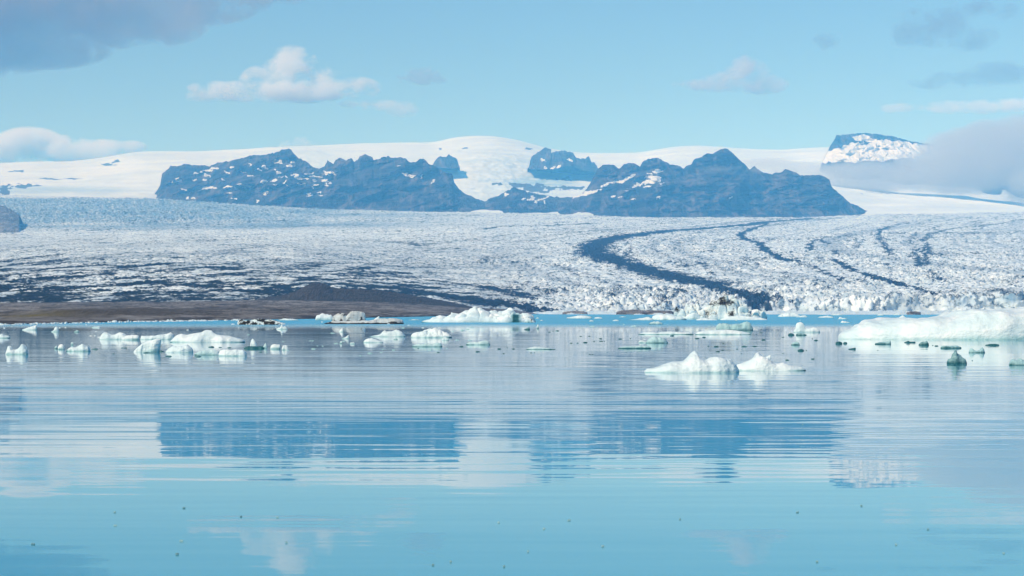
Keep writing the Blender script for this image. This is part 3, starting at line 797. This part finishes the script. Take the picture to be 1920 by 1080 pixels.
    b("long thin white floe left of the grey green berg", "1196,627 1205,623.5 1225,622 1232,624 1240,622 1255,621.7 1275,622.5 1290,623.3 1301,626.5", 627.4, deep=0.2, foot=0.5, lump=0.12)
    b("pale blue dome of ice under the thin white floe", "1211,642 1217,634 1226,630.5 1238,632 1248,637 1253,642", 643.5, deep=0.4, teal=0.42, foot=0.2, name="growler", category="ice chunk")
    b("small white ice chip left of the pale blue dome", "1197,641.5 1200,638 1205,638.5 1210,640.5 1217,642", 643, teal=0.1, name="growler", category="ice chunk")
    b("flat teal edged floe below the pale blue dome", "1158,652.5 1170,650 1185,648.6 1200,648.2 1217,649 1221,652.5", 653.5, deep=0.2, teal=0.3, foot=0.8, name="growler", category="ice chunk")
    b("thin pale floe floating just below the jumbled dirty berg", "1215,607.5 1222,604 1235,603 1243,606.5", 608.3, deep=0.3, teal=0.25, name="growler", category="ice chunk")
    b("flat white floe alone on the pale water at picture centre", "986,654.5 994,651.3 1005,650.5 1015,651.2 1030,653 1042,654.5", 655.3, deep=0.25, foot=0.6, teal=0.1, name="growler", category="ice chunk")
    # the far bergs in the blue lane
    root = bpy.data.objects.new("iceberg", None); COL.objects.link(root)
    root["label"] = "jumbled dirty berg of stacked ice boulders before the calving front"; root["category"] = "iceberg"
    Yr = H * F / (599.5 - HY)
    root.location = ((1340 - CX) / F * Yr, Yr + 10, 0)
    def part(nm, sil, base, lab=None, **kw):
        me, _ = berg_mesh(nm, sil, base, **kw)
        o = put(nm, me, M_BERG, label=lab)
        o.parent = root; o.matrix_parent_inverse = root.matrix_basis.inverted() if False else o.matrix_parent_inverse
        o.location = (-root.location.x, -root.location.y, 0)
        return o
    part("boulder_pile", "1262,590 1263,584 1267,580 1273.5,576.7 1277,583 1283,590 1285,582 1287,574.6 1295,571.8 1302,572.5 1304,576 1308,572.5 1312,576.7 1318,583 1322,582 1327.6,576.7 1337.5,569.7 1341.7,564 1348.7,562.4 1353,565.5 1363,567 1377,565.5 1384,567 1385.5,571 1398,575 1399.5,581 1410.6,581.6 1419,581 1430,581.6 1434,587 1437,597",
         599, deep=0.45, dirt=0.33, grey=0.22, lump=0.4, block=0.8, bsize=0.55, cliff=3.5, flat=True)
    part("teal_shelf", "1222,597 1224,592.5 1231,590 1243,589.6 1259,590 1271,593.2 1284,596 1288,599", 600, "smooth white shelf with a teal underside", deep=0.4, foot=1.1, lump=0.12)
    part("low_floe", "1350,599 1362,594 1390,592.3 1410,594 1425,596 1439,598.6", 600, deep=0.16, foot=0.1, lump=0.2)
    part("low_floe", "1305,599 1314,596.5 1325,597 1335,598 1346,599.5", 600.3, deep=0.3, foot=0.1, lump=0.2)
    root2 = root
    b("bright white jagged berg with a teal patch near its right end",
      "790,605 795,602 805,599.4 811,595 821,593.8 845,593.8 846,587.5 848,588 855,589.4 866,586 872.5,582.5 880,581.9 889,579.4 892,579.4 893,582 899,581 903,583.8 912.5,581.9 917.5,584.4 921,586 927.5,586 931,587 941,588 945,585.6 955,582 961,581.5 967,587.5 972,586 975,588.8 980,586 992,588.8 1000,590.6 1003,598 1005,603", 604.5, deep=0.3, foot=0.35, lump=0.32, block=0.22, bsize=0.8, cliff=3.2, dirt=0.06, flat=True, patch=(967, 9))
    b("dirt stained right end of the bright jagged berg", "983,603 986,597.5 990,594.8 994,596.5 998,599.5 1004,603", 604.9, deep=0.5, dirt=0.42, grey=0.3, lump=0.4, name="growler", category="ice chunk")
    root = bpy.data.objects.new("iceberg", None); COL.objects.link(root)
    root["label"] = "grey dirt streaked block berg on a black edged floe"; root["category"] = "iceberg"
    Yr = H * F / (607 - HY); root.location = ((680 - CX) / F * Yr, Yr + 8, 0)
    def part(nm, sil, base, lab=None, **kw):
        me, _ = berg_mesh(nm, sil, base, **kw)
        o = put(nm, me, M_BERG, label=lab); o.parent = root
        o.location = (-root.location.x, -root.location.y, 0)
    part("grey_block", "622,603 624,595 631,593 640,591.5 648,591 650,593 653,591 660,588.5 668,586 676,586 680,585.3 684,587 686,598 687,604", 606, deep=0.35, grey=0.5, dirt=0.3, dband=0.9, lump=0.3, cliff=8, block=0.12, flat=True, spike=9.0)
    part("floe", "608,606 625,602.5 645,602 670,601.5 695,601.5 708,598.5 730,597.3 745,598.3 755,600 757.5,605", 607.6, deep=0.3, grey=0.5, dirt=0.22, dband=1.2, lump=0.3, foot=0, block=0.15, flat=True)
    part("spike", "698,602 703,598 708,595 711,592.5 712,597 713,602", 605.5, "clear blue white ice spike", deep=0.5, teal=0.12)
    b("white flat topped berg left of the dirt streaked block", "591,599 593,592 596,590.5 606,590 620,591 624,594 627,599", 600.2, deep=0.35, grey=0.12, dirt=0.03, lump=0.25, cliff=5)
    b("low black dirt covered berg off the gravel bank",
      "445,606 447,600.5 456,599 460,602.5 466,600.5 474,599.5 484,597.5 488,600 497,600.5 507,600 512,601.5 518,602.5 525,604.5 536,607", 608.7, deep=0.3, dirt=0.55, grey=0.35, lump=0.4, block=0.25, foot=0.0, flat=True)
    # left group
    b("left group: broad ridge shaped berg with a ragged crest",
      "319,641 326,632.5 332.5,628 340,625.6 350,628 360,625.6 371,623.8 382.5,622.3 384,620.8 395,622.5 398,621 400,625 406,627.5 415,628.8 427.5,629.8 435,631.5 445,634.4 457,637 460,641", 642, deep=0.35, foot=0.55, teal=0.05, lump=0.22, cliff=2.2)
    b("left group: leaning white block with an overhanging right side", "250,660 253,656 257,650.5 264,644 272,640 282,637.8 290,636.6 297,636.5 299,641 299,650 298,660", 660.3, deep=0.5, lean=0.22, foot=0.3, lump=0.06, cliff=4.5, spike=9.0)
    b("left group: smooth white mound in front of the ridge berg", "310,660 315,654.4 322.5,649.5 334,648.3 344,647.8 351,645.6 356,648.8 360.6,653 362.5,660", 661, deep=0.45, foot=0.25, lump=0.12)
    b("left group: low rounded white berg right of the mound", "409.5,664 412.5,657.5 420,655 430,656.5 440,655 455,656 462,661 463,666", 667.6, deep=0.35, foot=0.75, lump=0.2)
    b("left group: flat pale floe between mound and rounded berg", "364,664 375,657.5 390,656.7 405,656.3 412,662", 666, deep=0.25, teal=0.3, foot=0.4, lump=0.2)
    b("left group: two humped white berg at the far left", "186,636 190,627.5 195,623 201,623.7 210,628 215,627.5 222.5,623.8 231,624 238,628.5 241,635", 636.8, deep=0.35, foot=0.45, lump=0.15)
    b("left group: short flat slab next to the two humped berg", "228,636 234,631 240,629 248,628.3 260,629.5 262,636", 637.6, deep=0.3, foot=0.4, lump=0.12, cliff=5)
    b("left group: long slab with a teal hollow at its right end", "263,636 265,629.6 277,630 292,630.4 296,628 302,627 310,628 319,625.6 325,628.7 328,635", 636.8, deep=0.3, foot=0.7, lump=0.2, cliff=4)
    b("horned white berg near the left picture edge", "10,664 11.5,660 14,656 14.5,649.5 18.8,648 22,650 23,654.4 27,655.6 34,655 39,651 40,646.5 43,644.8 48,647.5 51,652.5 52,659 53,664", 664.8, deep=0.4, foot=0.6, lump=0.2, cliff=3)
    b("white mound with teal foot right of the horned berg", "124,657 132,651.5 142.5,650.6 149,647.5 155,646 161,647.5 167.5,651 170,657", 658.8, deep=0.45, foot=0.8, lump=0.18)
    b("small rounded ice lump left of the teal footed mound", "108,655 109.5,649 112.5,645.8 116,645 119.5,648 121.5,654.5", 655.5, deep=0.6, foot=0.5, teal=0.12, name="growler", category="ice chunk")
    b("pale chip touching the small rounded lump", "101,653.5 104,649.5 107,648.5 109,653", 654, teal=0.3, name="growler", category="ice chunk")
    b("tiny square ice chip above the teal footed mound", "132.5,646.5 133,642 137,641.8 137.8,646.5", 647, teal=0.2, name="growler", category="ice chunk")
    b("white floe cut by the left picture edge", "-30,633 -12,628 0,627.5 5,625.8 8,628.7 16,629.5 19.5,633", 634.3, deep=0.35, foot=0.6, name="growler", category="ice chunk")
    b("white berg with a beak at its right end, off the left bank", "41,618 50,615.5 57,613 62,611 68,609.3 69.5,611 66,614.5 70,618", 618.9, deep=0.35, foot=0.2, name="growler", category="ice chunk")
    b("white chair shaped chip with a tall right side", "95,622 101,619.5 102.5,614.5 107,613.3 110,615 111,621.5", 622.5, deep=0.4, foot=0.3, name="growler", category="ice chunk")
    b("pale blue flat chip right of the chair shaped one", "138,622.3 143,619.7 146,619.5 149,622", 622.8, teal=0.35, name="growler", category="ice chunk")
    b("thin white floe close to the far bank", "171,614 176,612.8 186,612 189,613.8", 614.6, deep=0.25, foot=0.2, name="growler", category="ice chunk")
    # between left group and centre
    b("pointed grey white cone standing on a teal floe", "468.5,650 470,641 471.5,637 474,634.5 477,638 480,642 482,648 483,651", 651.5, deep=0.55, grey=0.12, foot=0.6, lump=0.15)
    b("dark teal floe under the pointed cone", "457,652 464,649.5 472,649 482,649.5 490,649 496,652", 653.6, deep=0.35, teal=1.0, lump=0.2, name="growler", category="ice chunk")
    b("small chip with a spike right of the pointed cone", "492.5,652 495,647.5 498,642.8 500,647 501.5,652", 653, teal=0.3, name="growler", category="ice chunk")
    b("small box shaped white ice block", "506.5,653.5 507.5,648.5 511,646.2 518,645.8 525,646 526.2,653", 654.6, deep=0.5, foot=0.4, lump=0.1, cliff=5)
    b("round white ice lump beside the box shaped block", "528,655 530,649 534,646.5 537.5,647.5 540,651 541,655.5", 656.2, deep=0.6, foot=0.5, name="growler", category="ice chunk")
    b("white spire shaped chip near the black berg", "517.5,617 522,614.6 526,613.5 527.5,608 529.8,607.6 531,612.8 534,611.5 537,614.5 540,617", 617.8, deep=0.35, foot=0.2, name="growler", category="ice chunk")
    b("white berg with a sloping left toe, upper of the two left of centre", "692,631 705,628.3 714,627 716.5,622.5 721,619 725,621.3 735,621 741,618.6 748,619.8 755,623.5 759,627.5 761,631", 631.6, deep=0.35, foot=0.5, lump=0.2)
    b("small white mound, lower of the two left of centre", "681,641.5 684.5,637 690,634.5 697,633.8 706,636.8 716,640 719,642", 642.5, deep=0.4, foot=0.4, lump=0.15)
    b("rough white berg with teal hollows left of centre", "770,630 774,626.5 780,623.8 791,623 795,619.4 800,617.5 805,615.8 811,617 816,616.3 824,620 830,623 836,623.8 845,628.5 848,632", 633.3, deep=0.35, foot=0.9, lump=0.35, block=0.15)
    b("small white knob in front of the teal hollowed berg", "828,637 830.5,633 835,631.5 839,634 842,637.5", 638.3, deep=0.5, foot=0.3, name="growler", category="ice chunk")
    b("pale flat floe below the teal hollowed berg", "772,649 780,645.5 795,644 810,645 822,642.5 828,645 830,649", 650.3, deep=0.25, teal=0.38, foot=0.2, name="growler", category="ice chunk")
    b("pale translucent floe with a raised right end, centre of the water", "873,645.5 880,641.5 895,641.3 907,638.7 915,640 919.5,645", 646.6, deep=0.28, teal=0.3, foot=0.3)
    b("two step white chip left of the upper twin berg", "635,622 637.5,619 640,616 643,616.5 644.5,621.5", 622.8, deep=0.5, foot=0.2, name="growler", category="ice chunk")
    b("white shark fin shaped ice chip", "640,634.5 648,632.3 652,628.8 654,628.5 655,634", 635.3, deep=0.4, foot=0.3, name="growler", category="ice chunk")
    b("tiny upright white chip below the shark fin", "636.5,643.5 638.5,640 641,639.8 642,643.5", 644.3, deep=0.5, teal=0.15, name="growler", category="ice chunk")
    b("tiny white box chip left of the small mound", "655.5,644.3 657,642.2 664,642 666,644.5", 645.1, deep=0.4, teal=0.15, name="growler", category="ice chunk")
    b("thin upright white post of ice at the grey water's edge", "1006,615.5 1007,610.5 1008.5,608.6 1010,610.5 1010.6,615.5", 616.2, deep=0.6, teal=0.1, name="growler", category="ice chunk")
    b("blue grey chip with a fin left of the ice post", "982,617.5 987,616 991,613.5 993.5,613.5 994,617.5", 618.2, teal=0.65, name="growler", category="ice chunk")
    # drifting pieces in the blue lane before the calving front
    lane = [("white arched floe in the blue lane at centre", "1062,595.5 1075,593.6 1085,592.3 1100,592.3 1110,595", 597.2), ("small floe right of the arched one", "1114,596 1121,594.3 1130,596.5", 597.4),
            ("low chip under the arched floe, right side", "1104,602 1109,600.2 1114,602", 602.8), ("pale chip left of the wedge floe", "1148,601 1154,599.3 1161,601", 602),
            ("white wedge shaped floe left of the jumbled berg", "1176,600 1190,598.5 1205,596.5 1214,594.7 1222,596.5 1226,599.8", 600.4),
            ("dirt capped white floe right of the jumbled berg", "1458,593 1465,588.8 1475,587.2 1484,587 1490,588.2 1499,591.5 1502,593.3", 594), ("flat floe right below the dirt capped one", "1492,594.3 1501,592.5 1510,591.5 1514,594", 594.9),
            ("long speckled white floe in the blue lane", "1533,595 1544,593 1552,592 1559,593.6 1564,595.3", 595.8), ("thin floe above the speckled one", "1557,590.6 1566,588.6 1572,588.5 1581,590.6", 591.2),
            ("pointed white chip left of the huge berg's low end", "1571.5,598 1575,594.2 1580,596 1591,598", 598.5), ("white chip on the lane's lower edge", "1576,604.5 1579,601.5 1586,603 1596,604.8", 605.4),
            ("tiny white floe near the calving cliff", "1644,591 1649,588.8 1654,589.2 1658,591", 591.6), ("white floe nearest the calving cliff", "1674,590 1681,587.5 1690,590", 590.8), ("pale humped chip behind the huge berg", "1683,597 1689,593 1693,591.6 1697,595 1706,597", 597.5),
            ("thin white floe before the gravel bank's right end", "520,600 532,597.6 548,598 560,599.6", 600.6), ("faint thin floe by the bright jagged berg", "765,600 775,598.7 790,599.7", 600.4), ("small white floe right of the bright jagged berg", "1004,597 1008,595.3 1011,596.8", 597.5),
            ("low white chip far out near the mélange", "1160,594.3 1168,593.2 1175,594.4", 594.9), ("tiny white dot floe under the shelf", "1012,601 1016,599.8 1019,601.2", 601.6)]
    for lab, s, base in lane:
        b(lab.replace("é", "e"), s, base, name="floe", category="ice floe", deep=0.35, foot=0.15, dirt=0.12 if "dirt" in lab or "speckled" in lab else 0.0, lump=0.3, group="floes in the blue lane")
    # small dark and teal chips: only their neighbourhood tells them apart
    chips = [
        ("tiny dark growlers between centre floe and grey green berg", 1.0,
         "1030,622.5,6 1045,620.3,9 1037,620.8,2.5 1089,630.6,5 1105,630.3,5 1071,643.2,6 1097,642.2,11 1114,639.8,5 1126,634.8,7 1127,639.8,9 1133,639.8,2.5 1163,635.4,10 1182,634.4,3 1106,664.3,5 1111,664.3,4 1083,643,4 1174,661,2"),
        ("tiny dark chips round the pale raised centre floe", 1.0, "865,649.8,10 896,659.4,11 936,654.3,9 963,654.2,7 996,661.5,5 1002,661.3,3.5 944,663,5 822,660.8,7 951,652,2.5 784,653,4"),
        ("small dark chips below the long white floes", 0.95, "1260,629.6,9 1307,634.6,10 1320,632.6,8 1343,650,11 1328,648.6,4 1355,656.5,5 1382,654.3,5 1356,644.2,4 1346,659.5,9 1331,657,2 1432,637.6,10 1418,626.5,3 1427,623.8,8 1468,632,6 1530,638.3,9 1523,635,3 1390,663,3"),
        ("thin dark splinters above the thumb shaped berg", 0.85, "1396,649.6,14 1415,649.4,12 1476,675.2,9 1524,673,9 1512,656.6,3 1468,662.3,4"),
        ("black ice specks before the huge white berg", 1.05, "1646,656.6,2.5 1823,676.2,3 1779,684,4 1790,684.5,17 1756,648.6,9 1749,647.7,3"),
        ("teal chips beside the left group's bergs", 0.8, "278,661.7,22 300,659,18 316,668,15 371,668.4,15 396,650.6,14 413,651,8 235,652.4,8 229,652.2,4 213,663.4,6 178,654.9,15 430,652,9 456,661,6 489,660,8"),
        ("small pale chips between the pointed cone and twin bergs", 0.6, "466,627.4,6 582,638.8,6 587,638.6,5 624,624.6,11 630,643.6,10 644,639.8,8 595,648.2,3 605,648.8,4 588,654,11 500,659.6,6 531,640.4,5 540,656.8,7 742,636.6,10 738,656.2,7 694,662.5,12 718,655,5 715,660.5,6 756,614.8,7 676,667,6"),
        ("pale chips right of the teal hollowed berg", 0.5, "884,613.8,10 877,617.6,8 867,619.6,10 858,637.4,11 881,638,10 849,621.5,6 806,656.5,10 838,653,5 1043,621,3"),
        ("pale chips on grey water under the jumbled berg", 0.45, "1110,612.6,14 1188,612,14 1091,614.5,3 1119,614.2,4 1237,613,6 1330,611.5,6 1380,600.8,5 1500,600.6,3 1170,608.3,4"),
        ("little white chips in the blue lane off the bank", 0.15, "112,614.6,4 123,614.4,4 162,609,4 180,621.2,4 352,618.6,6 437,608,9 604,603.8,5 729,607.3,7 766,609.8,5 793,614.6,6 170,629.6,5 178,629.3,4 186,632,9 8,615,4"),
    ]
    chips.append(("tiny dark ice specks on the smooth near water", 0.9,
        "345,953,8 215,961,7 216,986,9 340,1015,10 62,1021,11 332,1040,9 520,971,7 452,969,6 537,1018,6 812,1060,7 945,1063,6 845,1054,6 460,818,4 935,980,6"))
    chips.append(("tiny dark ice specks on the near water right of centre", 0.9,
        "1495,961,8 1067,976,9 1020,992,7 1275,974,5 1615,949,6 1680,1022,7 1130,1025,8 990,1035,6 1532,1054,7 1882,1038,7 1505,796,4 1740,993,6"))
    rng = np.random.RandomState(5)
    ords = 'first second third fourth fifth sixth seventh eighth ninth tenth eleventh twelfth thirteenth fourteenth fifteenth sixteenth seventeenth eighteenth nineteenth twentieth'.split()
    for lab, te, s in chips:
        order = sorted(float(c.split(',')[0]) for c in s.split())
        labs = {x: (ords[i] + ' from left of the ' + lab) for i, x in enumerate(order)}
        for c in s.split():
            x, y, w = (float(k) for k in c.split(','))
            near = y > 780
            w *= 0.75 if near else 0.9
            hpx = max(0.35 if near else 0.7, min(2.0, w * rng.uniform(0.09, 0.19)))
            k = rng.uniform(-0.25, 0.25)
            xs = np.array([x - w / 2, x - w * 0.3, x + k * w, x + w * 0.3, x + w / 2])
            top = y - hpx
            ys = np.array([y - 0.1, y - hpx * rng.uniform(.4, .9), top, y - hpx * rng.uniform(.3, .9), y - 0.1])
            b(labs[x], (xs, ys), y + 0.35, name="growler", category="ice chunk", deep=0.12 + 0.2 * rng.rand() if near else 0.6, teal=te - 0.25 * near, foot=0.0, lump=0.25, group=lab)

build_bergs()

# ------------------------------------------------------------------ brash ice, melange, islet
def build_brash():
    # ragged line of stranded ice along the gravel bank
    rng = np.random.RandomState(11)
    V, Fc = [], []
    gx, gy = np.meshgrid(np.linspace(-1, 1, 7), np.linspace(-1, 1, 6))
    for k in range(230):
        x = rng.uniform(-60, 452) if k < 200 else rng.uniform(300, 400)
        w = rng.uniform(2.0, 6.0) * (1.8 if rng.rand() < 0.2 else 1.0)
        hp = rng.uniform(0.8, 2.6) * (1.7 if rng.rand() < 0.15 else 1.0)
        row = np.interp(x, [-400, 0, 100, 250, 450, 600], [612, 608.5, 606.5, 603, 600, 597.5]) + rng.uniform(0.0, 1.2)
        Y0 = H * F / (row - HY)
        ww, hz = w / F * Y0 * 0.5, hp / F * Y0
        dome = np.clip(1 - np.maximum(np.abs(gx), np.abs(gy)) ** 3, 0, 1) ** 0.5 * (0.55 + 0.45 * rng.rand(*gx.shape))
        X = (x - CX) / F * Y0 + ww * (gx + 0.15 * rng.randn(*gx.shape)); Yy = Y0 + 1.0 + 0.9 * gy
        Z = np.where(dome <= 0, -0.2, hz * dome)
        o = len(V)
        V += list(zip(X.ravel(), Yy.ravel(), Z.ravel()))
        for j in range(5):
            for i in range(6):
                Fc.append((o + j * 7 + i, o + j * 7 + i + 1, o + (j + 1) * 7 + i + 1, o + (j + 1) * 7 + i))
    me = bpy.data.meshes.new("brash_ice")
    me.from_pydata(V, [], Fc)
    put("brash_ice", me, M_BERG, kind="stuff", label="ragged white line of stranded brash ice along the bank")
    # white melange at the foot of the calving front
    px = np.arange(985, 2300, 1.5)
    rows = 40
    v = np.linspace(0, 1, rows)[:, None]
    Yn = np.interp(px, [985, 1040, 1200, 1500, 1650, 1900, 2300], [2900, 2500, 2250, 2300, 2150, 2400, 2400]) + 260 * fbm(px / 40, px * 0 + 5, oct=3, seed=811)
    Y = Yn + (3300 - Yn) * v
    X = (px - CX) / F * Y
    f1, f2, idr = worley(X / 16 + 0.4 * fbm(X / 20, Y / 40, seed=813), Y / 45, 812)
    env = sstep(0, 0.08, v) * (0.35 + 0.65 * v) * np.interp(px, [985, 1020, 2300], [0.2, 1, 1])
    lump = np.clip((f2 - f1) * 2.2, 0, 1) * idr ** 1.6
    Z = env * (1.0 + 6.5 * lump + 2.2 * np.clip(fbm(X / 60, Y / 150, oct=3, seed=814), -0.3, 1))
    Z = np.where(v <= 0.001, -0.6, Z)
    di = np.clip(0.1 + 0.7 * fbm(X / 70, Y / 200, oct=3, seed=815), 0, 0.42)
    put("ice_melange", grid_mesh("ice_melange", X, Y, Z, {"teal": 0.04 + 0 * X, "grey": 0.0 * X, "dirt": di}), M_BERG, kind="stuff", label="white mass of packed ice rubble at the foot of the glacier front")
    # brown moraine islets lying in the melange
    for lab, s, base, y in (("long low brown gravel islet before the glacier front", "1155,585 1160,583.2 1170,581.6 1190,581.4 1215,582 1240,582 1258,582.6 1264,585", 586, 2240.0),
                            ("small brown gravel islet left of the long one", "1054,586 1060,584.6 1075,583.4 1092,583.6 1102,585.8", 586.6, 2480.0),
                            ("tiny dark gravel islet before the calving cliff", "1699,585.6 1706,584.2 1718,583.8 1727,585.6", 586.6, 2130.0)):
        me, _ = berg_mesh("islet", s, base, y=y, deep=0.3, lump=0.25)
        for nm in ("heath", "grass"):
            at = me.attributes.new(nm, 'FLOAT', 'POINT')
        put("islet", me, M_SHORE, kind="structure", label=lab)
build_brash()

# ------------------------------------------------------------------ air
def build_haze():
    m = NT("blue_air")
    v = m.n("ShaderNodeVolumePrincipled")
    v.inputs["Color"].default_value = (0.115, 0.475, 1.0, 1)
    v.inputs["Absorption Color"].default_value = (1, 1, 1, 1)
    v.inputs["Density"].default_value = 7.3e-5
    v.inputs["Anisotropy"].default_value = -0.25
    m.t.links.new(v.outputs[0], m.out.inputs["Volume"])
    x, y0, y1, z0, z1 = 26000.0, -3500.0, 27800.0, -8.0, 2300.0
    V = [(a, b, c) for c in (z0, z1) for a, b in ((-x, y0), (x, y0), (x, y1), (-x, y1))]
    me = bpy.data.meshes.new("haze")
    me.from_pydata(V, [], [(3, 2, 1, 0), (4, 5, 6, 7), (0, 1, 5, 4), (1, 2, 6, 5), (2, 3, 7, 6), (3, 0, 4, 7)])
    put("haze", me, m.mat, kind="stuff", label="thin blue air between the lagoon and the far mountains")
build_haze()

# ------------------------------------------------------------------ clouds
def cloud(label, lobes, Y, depth, dens, nscale, gain=6.0, erode=0.54, name="cloud", category="cloud", kind=None, albedo=(1, 1, 1), step=0.15, soft=0.0, g=-0.3, seed=0.0):
    """lobes: 'x,y,rx,ry[,dy]' in photo pixels at distance Y; depth = depth radius as a share of the lobe's width, dens per metre at the core"""
    L = []
    for s in lobes.split():
        a = [float(k) for k in s.split(',')]
        yy = Y + (a[4] if len(a) > 4 else 0.0)
        L.append(((a[0] - CX) / F * yy, yy, H + (HY - a[1]) / F * yy, a[2] / F * yy, max(a[2] * depth, a[3] * 0.9) / F * yy, a[3] / F * yy))
    c0 = np.array([[l[0], l[1], l[2]] for l in L]).mean(0)
    import bmesh
    bm = bmesh.new()
    for l in L:
        r = bmesh.ops.create_icosphere(bm, subdivisions=3, radius=1.0)
        for v in r["verts"]:
            v.co = Vector((l[0] - c0[0] + v.co.x * l[3], l[1] - c0[1] + v.co.y * l[4], l[2] - c0[2] + v.co.z * l[5]))
    me = bpy.data.meshes.new(name)
    bm.to_mesh(me); bm.free()
    m = NT(name + "_vapour")
    p = m.objco()
    field = None
    for l in L:
        q = m.mapping(p, (1 / l[3], 1 / l[4], 1 / l[5]), (-(l[0] - c0[0]) / l[3], -(l[1] - c0[1]) / l[4], -(l[2] - c0[2]) / l[5]))
        d = m.n("ShaderNodeVectorMath", operation='DOT_PRODUCT')
        m.t.links.new(q, d.inputs[0]); m.t.links.new(q, d.inputs[1])
        f = m.math('SUBTRACT', 1.0, d.outputs["Value"])
        field = f if field is None else m.math('SMOOTH_MAX' if hasattr(bpy.types, "zz") else 'MAXIMUM', field, f)
    n = m.noise(m.mapping(p, (1 / nscale, 1 / nscale, 1.3 / nscale), loc=(seed, seed, 0)), 1, 7, 0.66)
    k = m.math('ADD', field, m.math('MULTIPLY', m.math('SUBTRACT', n, erode), gain))
    dn = m.math('MULTIPLY', m.ramp(k, 0.0, 0.6 + soft, smooth=True), m.ramp(field, 0.0, 0.25))
    v = m.n("ShaderNodeVolumePrincipled")
    v.inputs["Color"].default_value = (*albedo, 1)
    v.inputs["Absorption Color"].default_value = (1, 1, 1, 1) if min(albedo) > 0.99 else (0, 0, 0, 1)
    v.inputs["Anisotropy"].default_value = g
    m.set(v.inputs["Density"], m.math('MULTIPLY', dn, dens))
    m.t.links.new(v.outputs[0], m.out.inputs["Volume"])
    try:
        m.mat.cycles.volume_step_rate = step
    except Exception:
        pass
    o = put(name, me, m.mat, label=label, category=category, kind=kind)
    o.location = c0
    if len(L) > 1:
        rm = o.modifiers.new("union", 'REMESH')
        rm.mode = 'VOXEL'
        rm.voxel_size = max(min(l[5] for l in L) * 0.22, 12.0)
    return o

YC = 33000.0
cloud("white cumulus with a domed top above the left massif", "545,135,62,54 490,150,45,30 600,150,55,34 660,165,60,24 400,170,58,20 375,180,36,14 450,172,70,22 560,170,150,24", YC, 0.6, 0.0042, 520, gain=8.0, soft=0.5, erode=0.515, seed=3.0)
cloud("pale cloudlet trailing right of the domed cumulus", "757,204,42,19 715,198,60,12 680,195,50,9", YC, 0.6, 0.0022, 500, seed=7.0)
cloud("small flat grey cloud right of the domed cumulus", "792,142,50,20 770,146,34,11 815,146,30,13", YC + 500, 0.6, 0.0032, 450, g=0.4, albedo=(0.9, 0.9, 0.92), seed=9.0)
cloud("bright cloud bank on the left skyline", "55,275,75,40 0,290,90,34 120,285,80,34 190,287,80,28 245,278,36,16 -80,290,110,50", YC - 1500, 0.6, 0.007, 700, gain=8.0, soft=0.4, erode=0.50, seed=11.0)
cloud("little white cloud peeping over the left peak", "562,272,46,18 548,268,20,13 585,270,24,14", YC - 1500, 0.6, 0.0022, 500, seed=13.0)
cloud("heavy grey cloud filling the top left corner", "60,30,230,75 200,20,220,58 -80,70,240,85 330,5,180,50 60,95,160,40 -150,-20,420,120 450,-10,140,34 250,50,150,45", YC + 2000, 0.35, 0.0034, 950, g=0.7, albedo=(0.89, 0.85, 0.81), gain=8.0, erode=0.47, soft=0.5, step=0.08, seed=15.0)
cloud("pinkish grey heap cloud high above the right massif", "1400,135,48,34 1360,152,60,22 1430,158,52,22 1310,160,56,13 1390,164,90,15", YC, 0.6, 0.0036, 550, g=0.1, soft=0.5, erode=0.515, gain=7.0, albedo=(0.95, 0.93, 0.93), seed=17.0)
cloud("faint grey smudge of cloud left in the upper right sky", "1552,74,36,24 1570,66,22,16", YC + 2000, 0.6, 0.0024, 500, g=0.6, albedo=(0.82, 0.84, 0.88), soft=0.4, seed=19.0)
cloud("broad faint grey cloud in the upper right sky", "1755,50,110,45 1700,60,60,34 1810,70,70,34 1840,20,80,26", YC + 2000, 0.5, 0.0018, 700, g=0.6, albedo=(0.82, 0.84, 0.88), soft=0.4, seed=21.0)
cloud("thin grey cloud streak at the right edge above the pink one", "1880,140,110,26 1800,150,90,20 1740,158,60,14", YC + 2000, 0.5, 0.0015, 700, g=0.6, albedo=(0.82, 0.84, 0.88), soft=0.4, seed=23.0)
cloud("long thin pink cloud above the flat topped mountain", "1690,203,50,11 1780,200,90,14 1880,199,110,16 1990,200,90,18", YC, 0.5, 0.0022, 600, seed=25.0)

# low cloud bank lying round the flat topped mountain
cloud("soft grey cloud bank hiding the foot of the flat topped mountain", "1880,300,190,75 1790,320,150,50 1960,285,160,85 1700,335,120,34 1640,335,130,40 1570,332,100,30 1500,318,80,18 1440,308,70,14 1850,260,60,40 2050,320,260,100",
      14400.0, 0.22, 0.011, 700, name="cloud_bank", soft=0.25, g=0.0, seed=27.0, gain=2.4, erode=0.42, albedo=(0.78, 0.79, 0.81))
cloud("thin veil of mist on the right massif's slope", "1520,352,80,13 1470,345,50,9 1575,352,50,13", 12350.0, 0.3, 0.003, 300, name="mist", kind="stuff", soft=0.4, g=0.0, seed=29.0)
cloud("faint mist band below the pointed peak", "1350,316,75,8 1300,314,50,5 1410,320,50,7", 12250.0, 0.3, 0.003, 260, name="mist", kind="stuff", soft=0.4, g=0.0, seed=31.0)
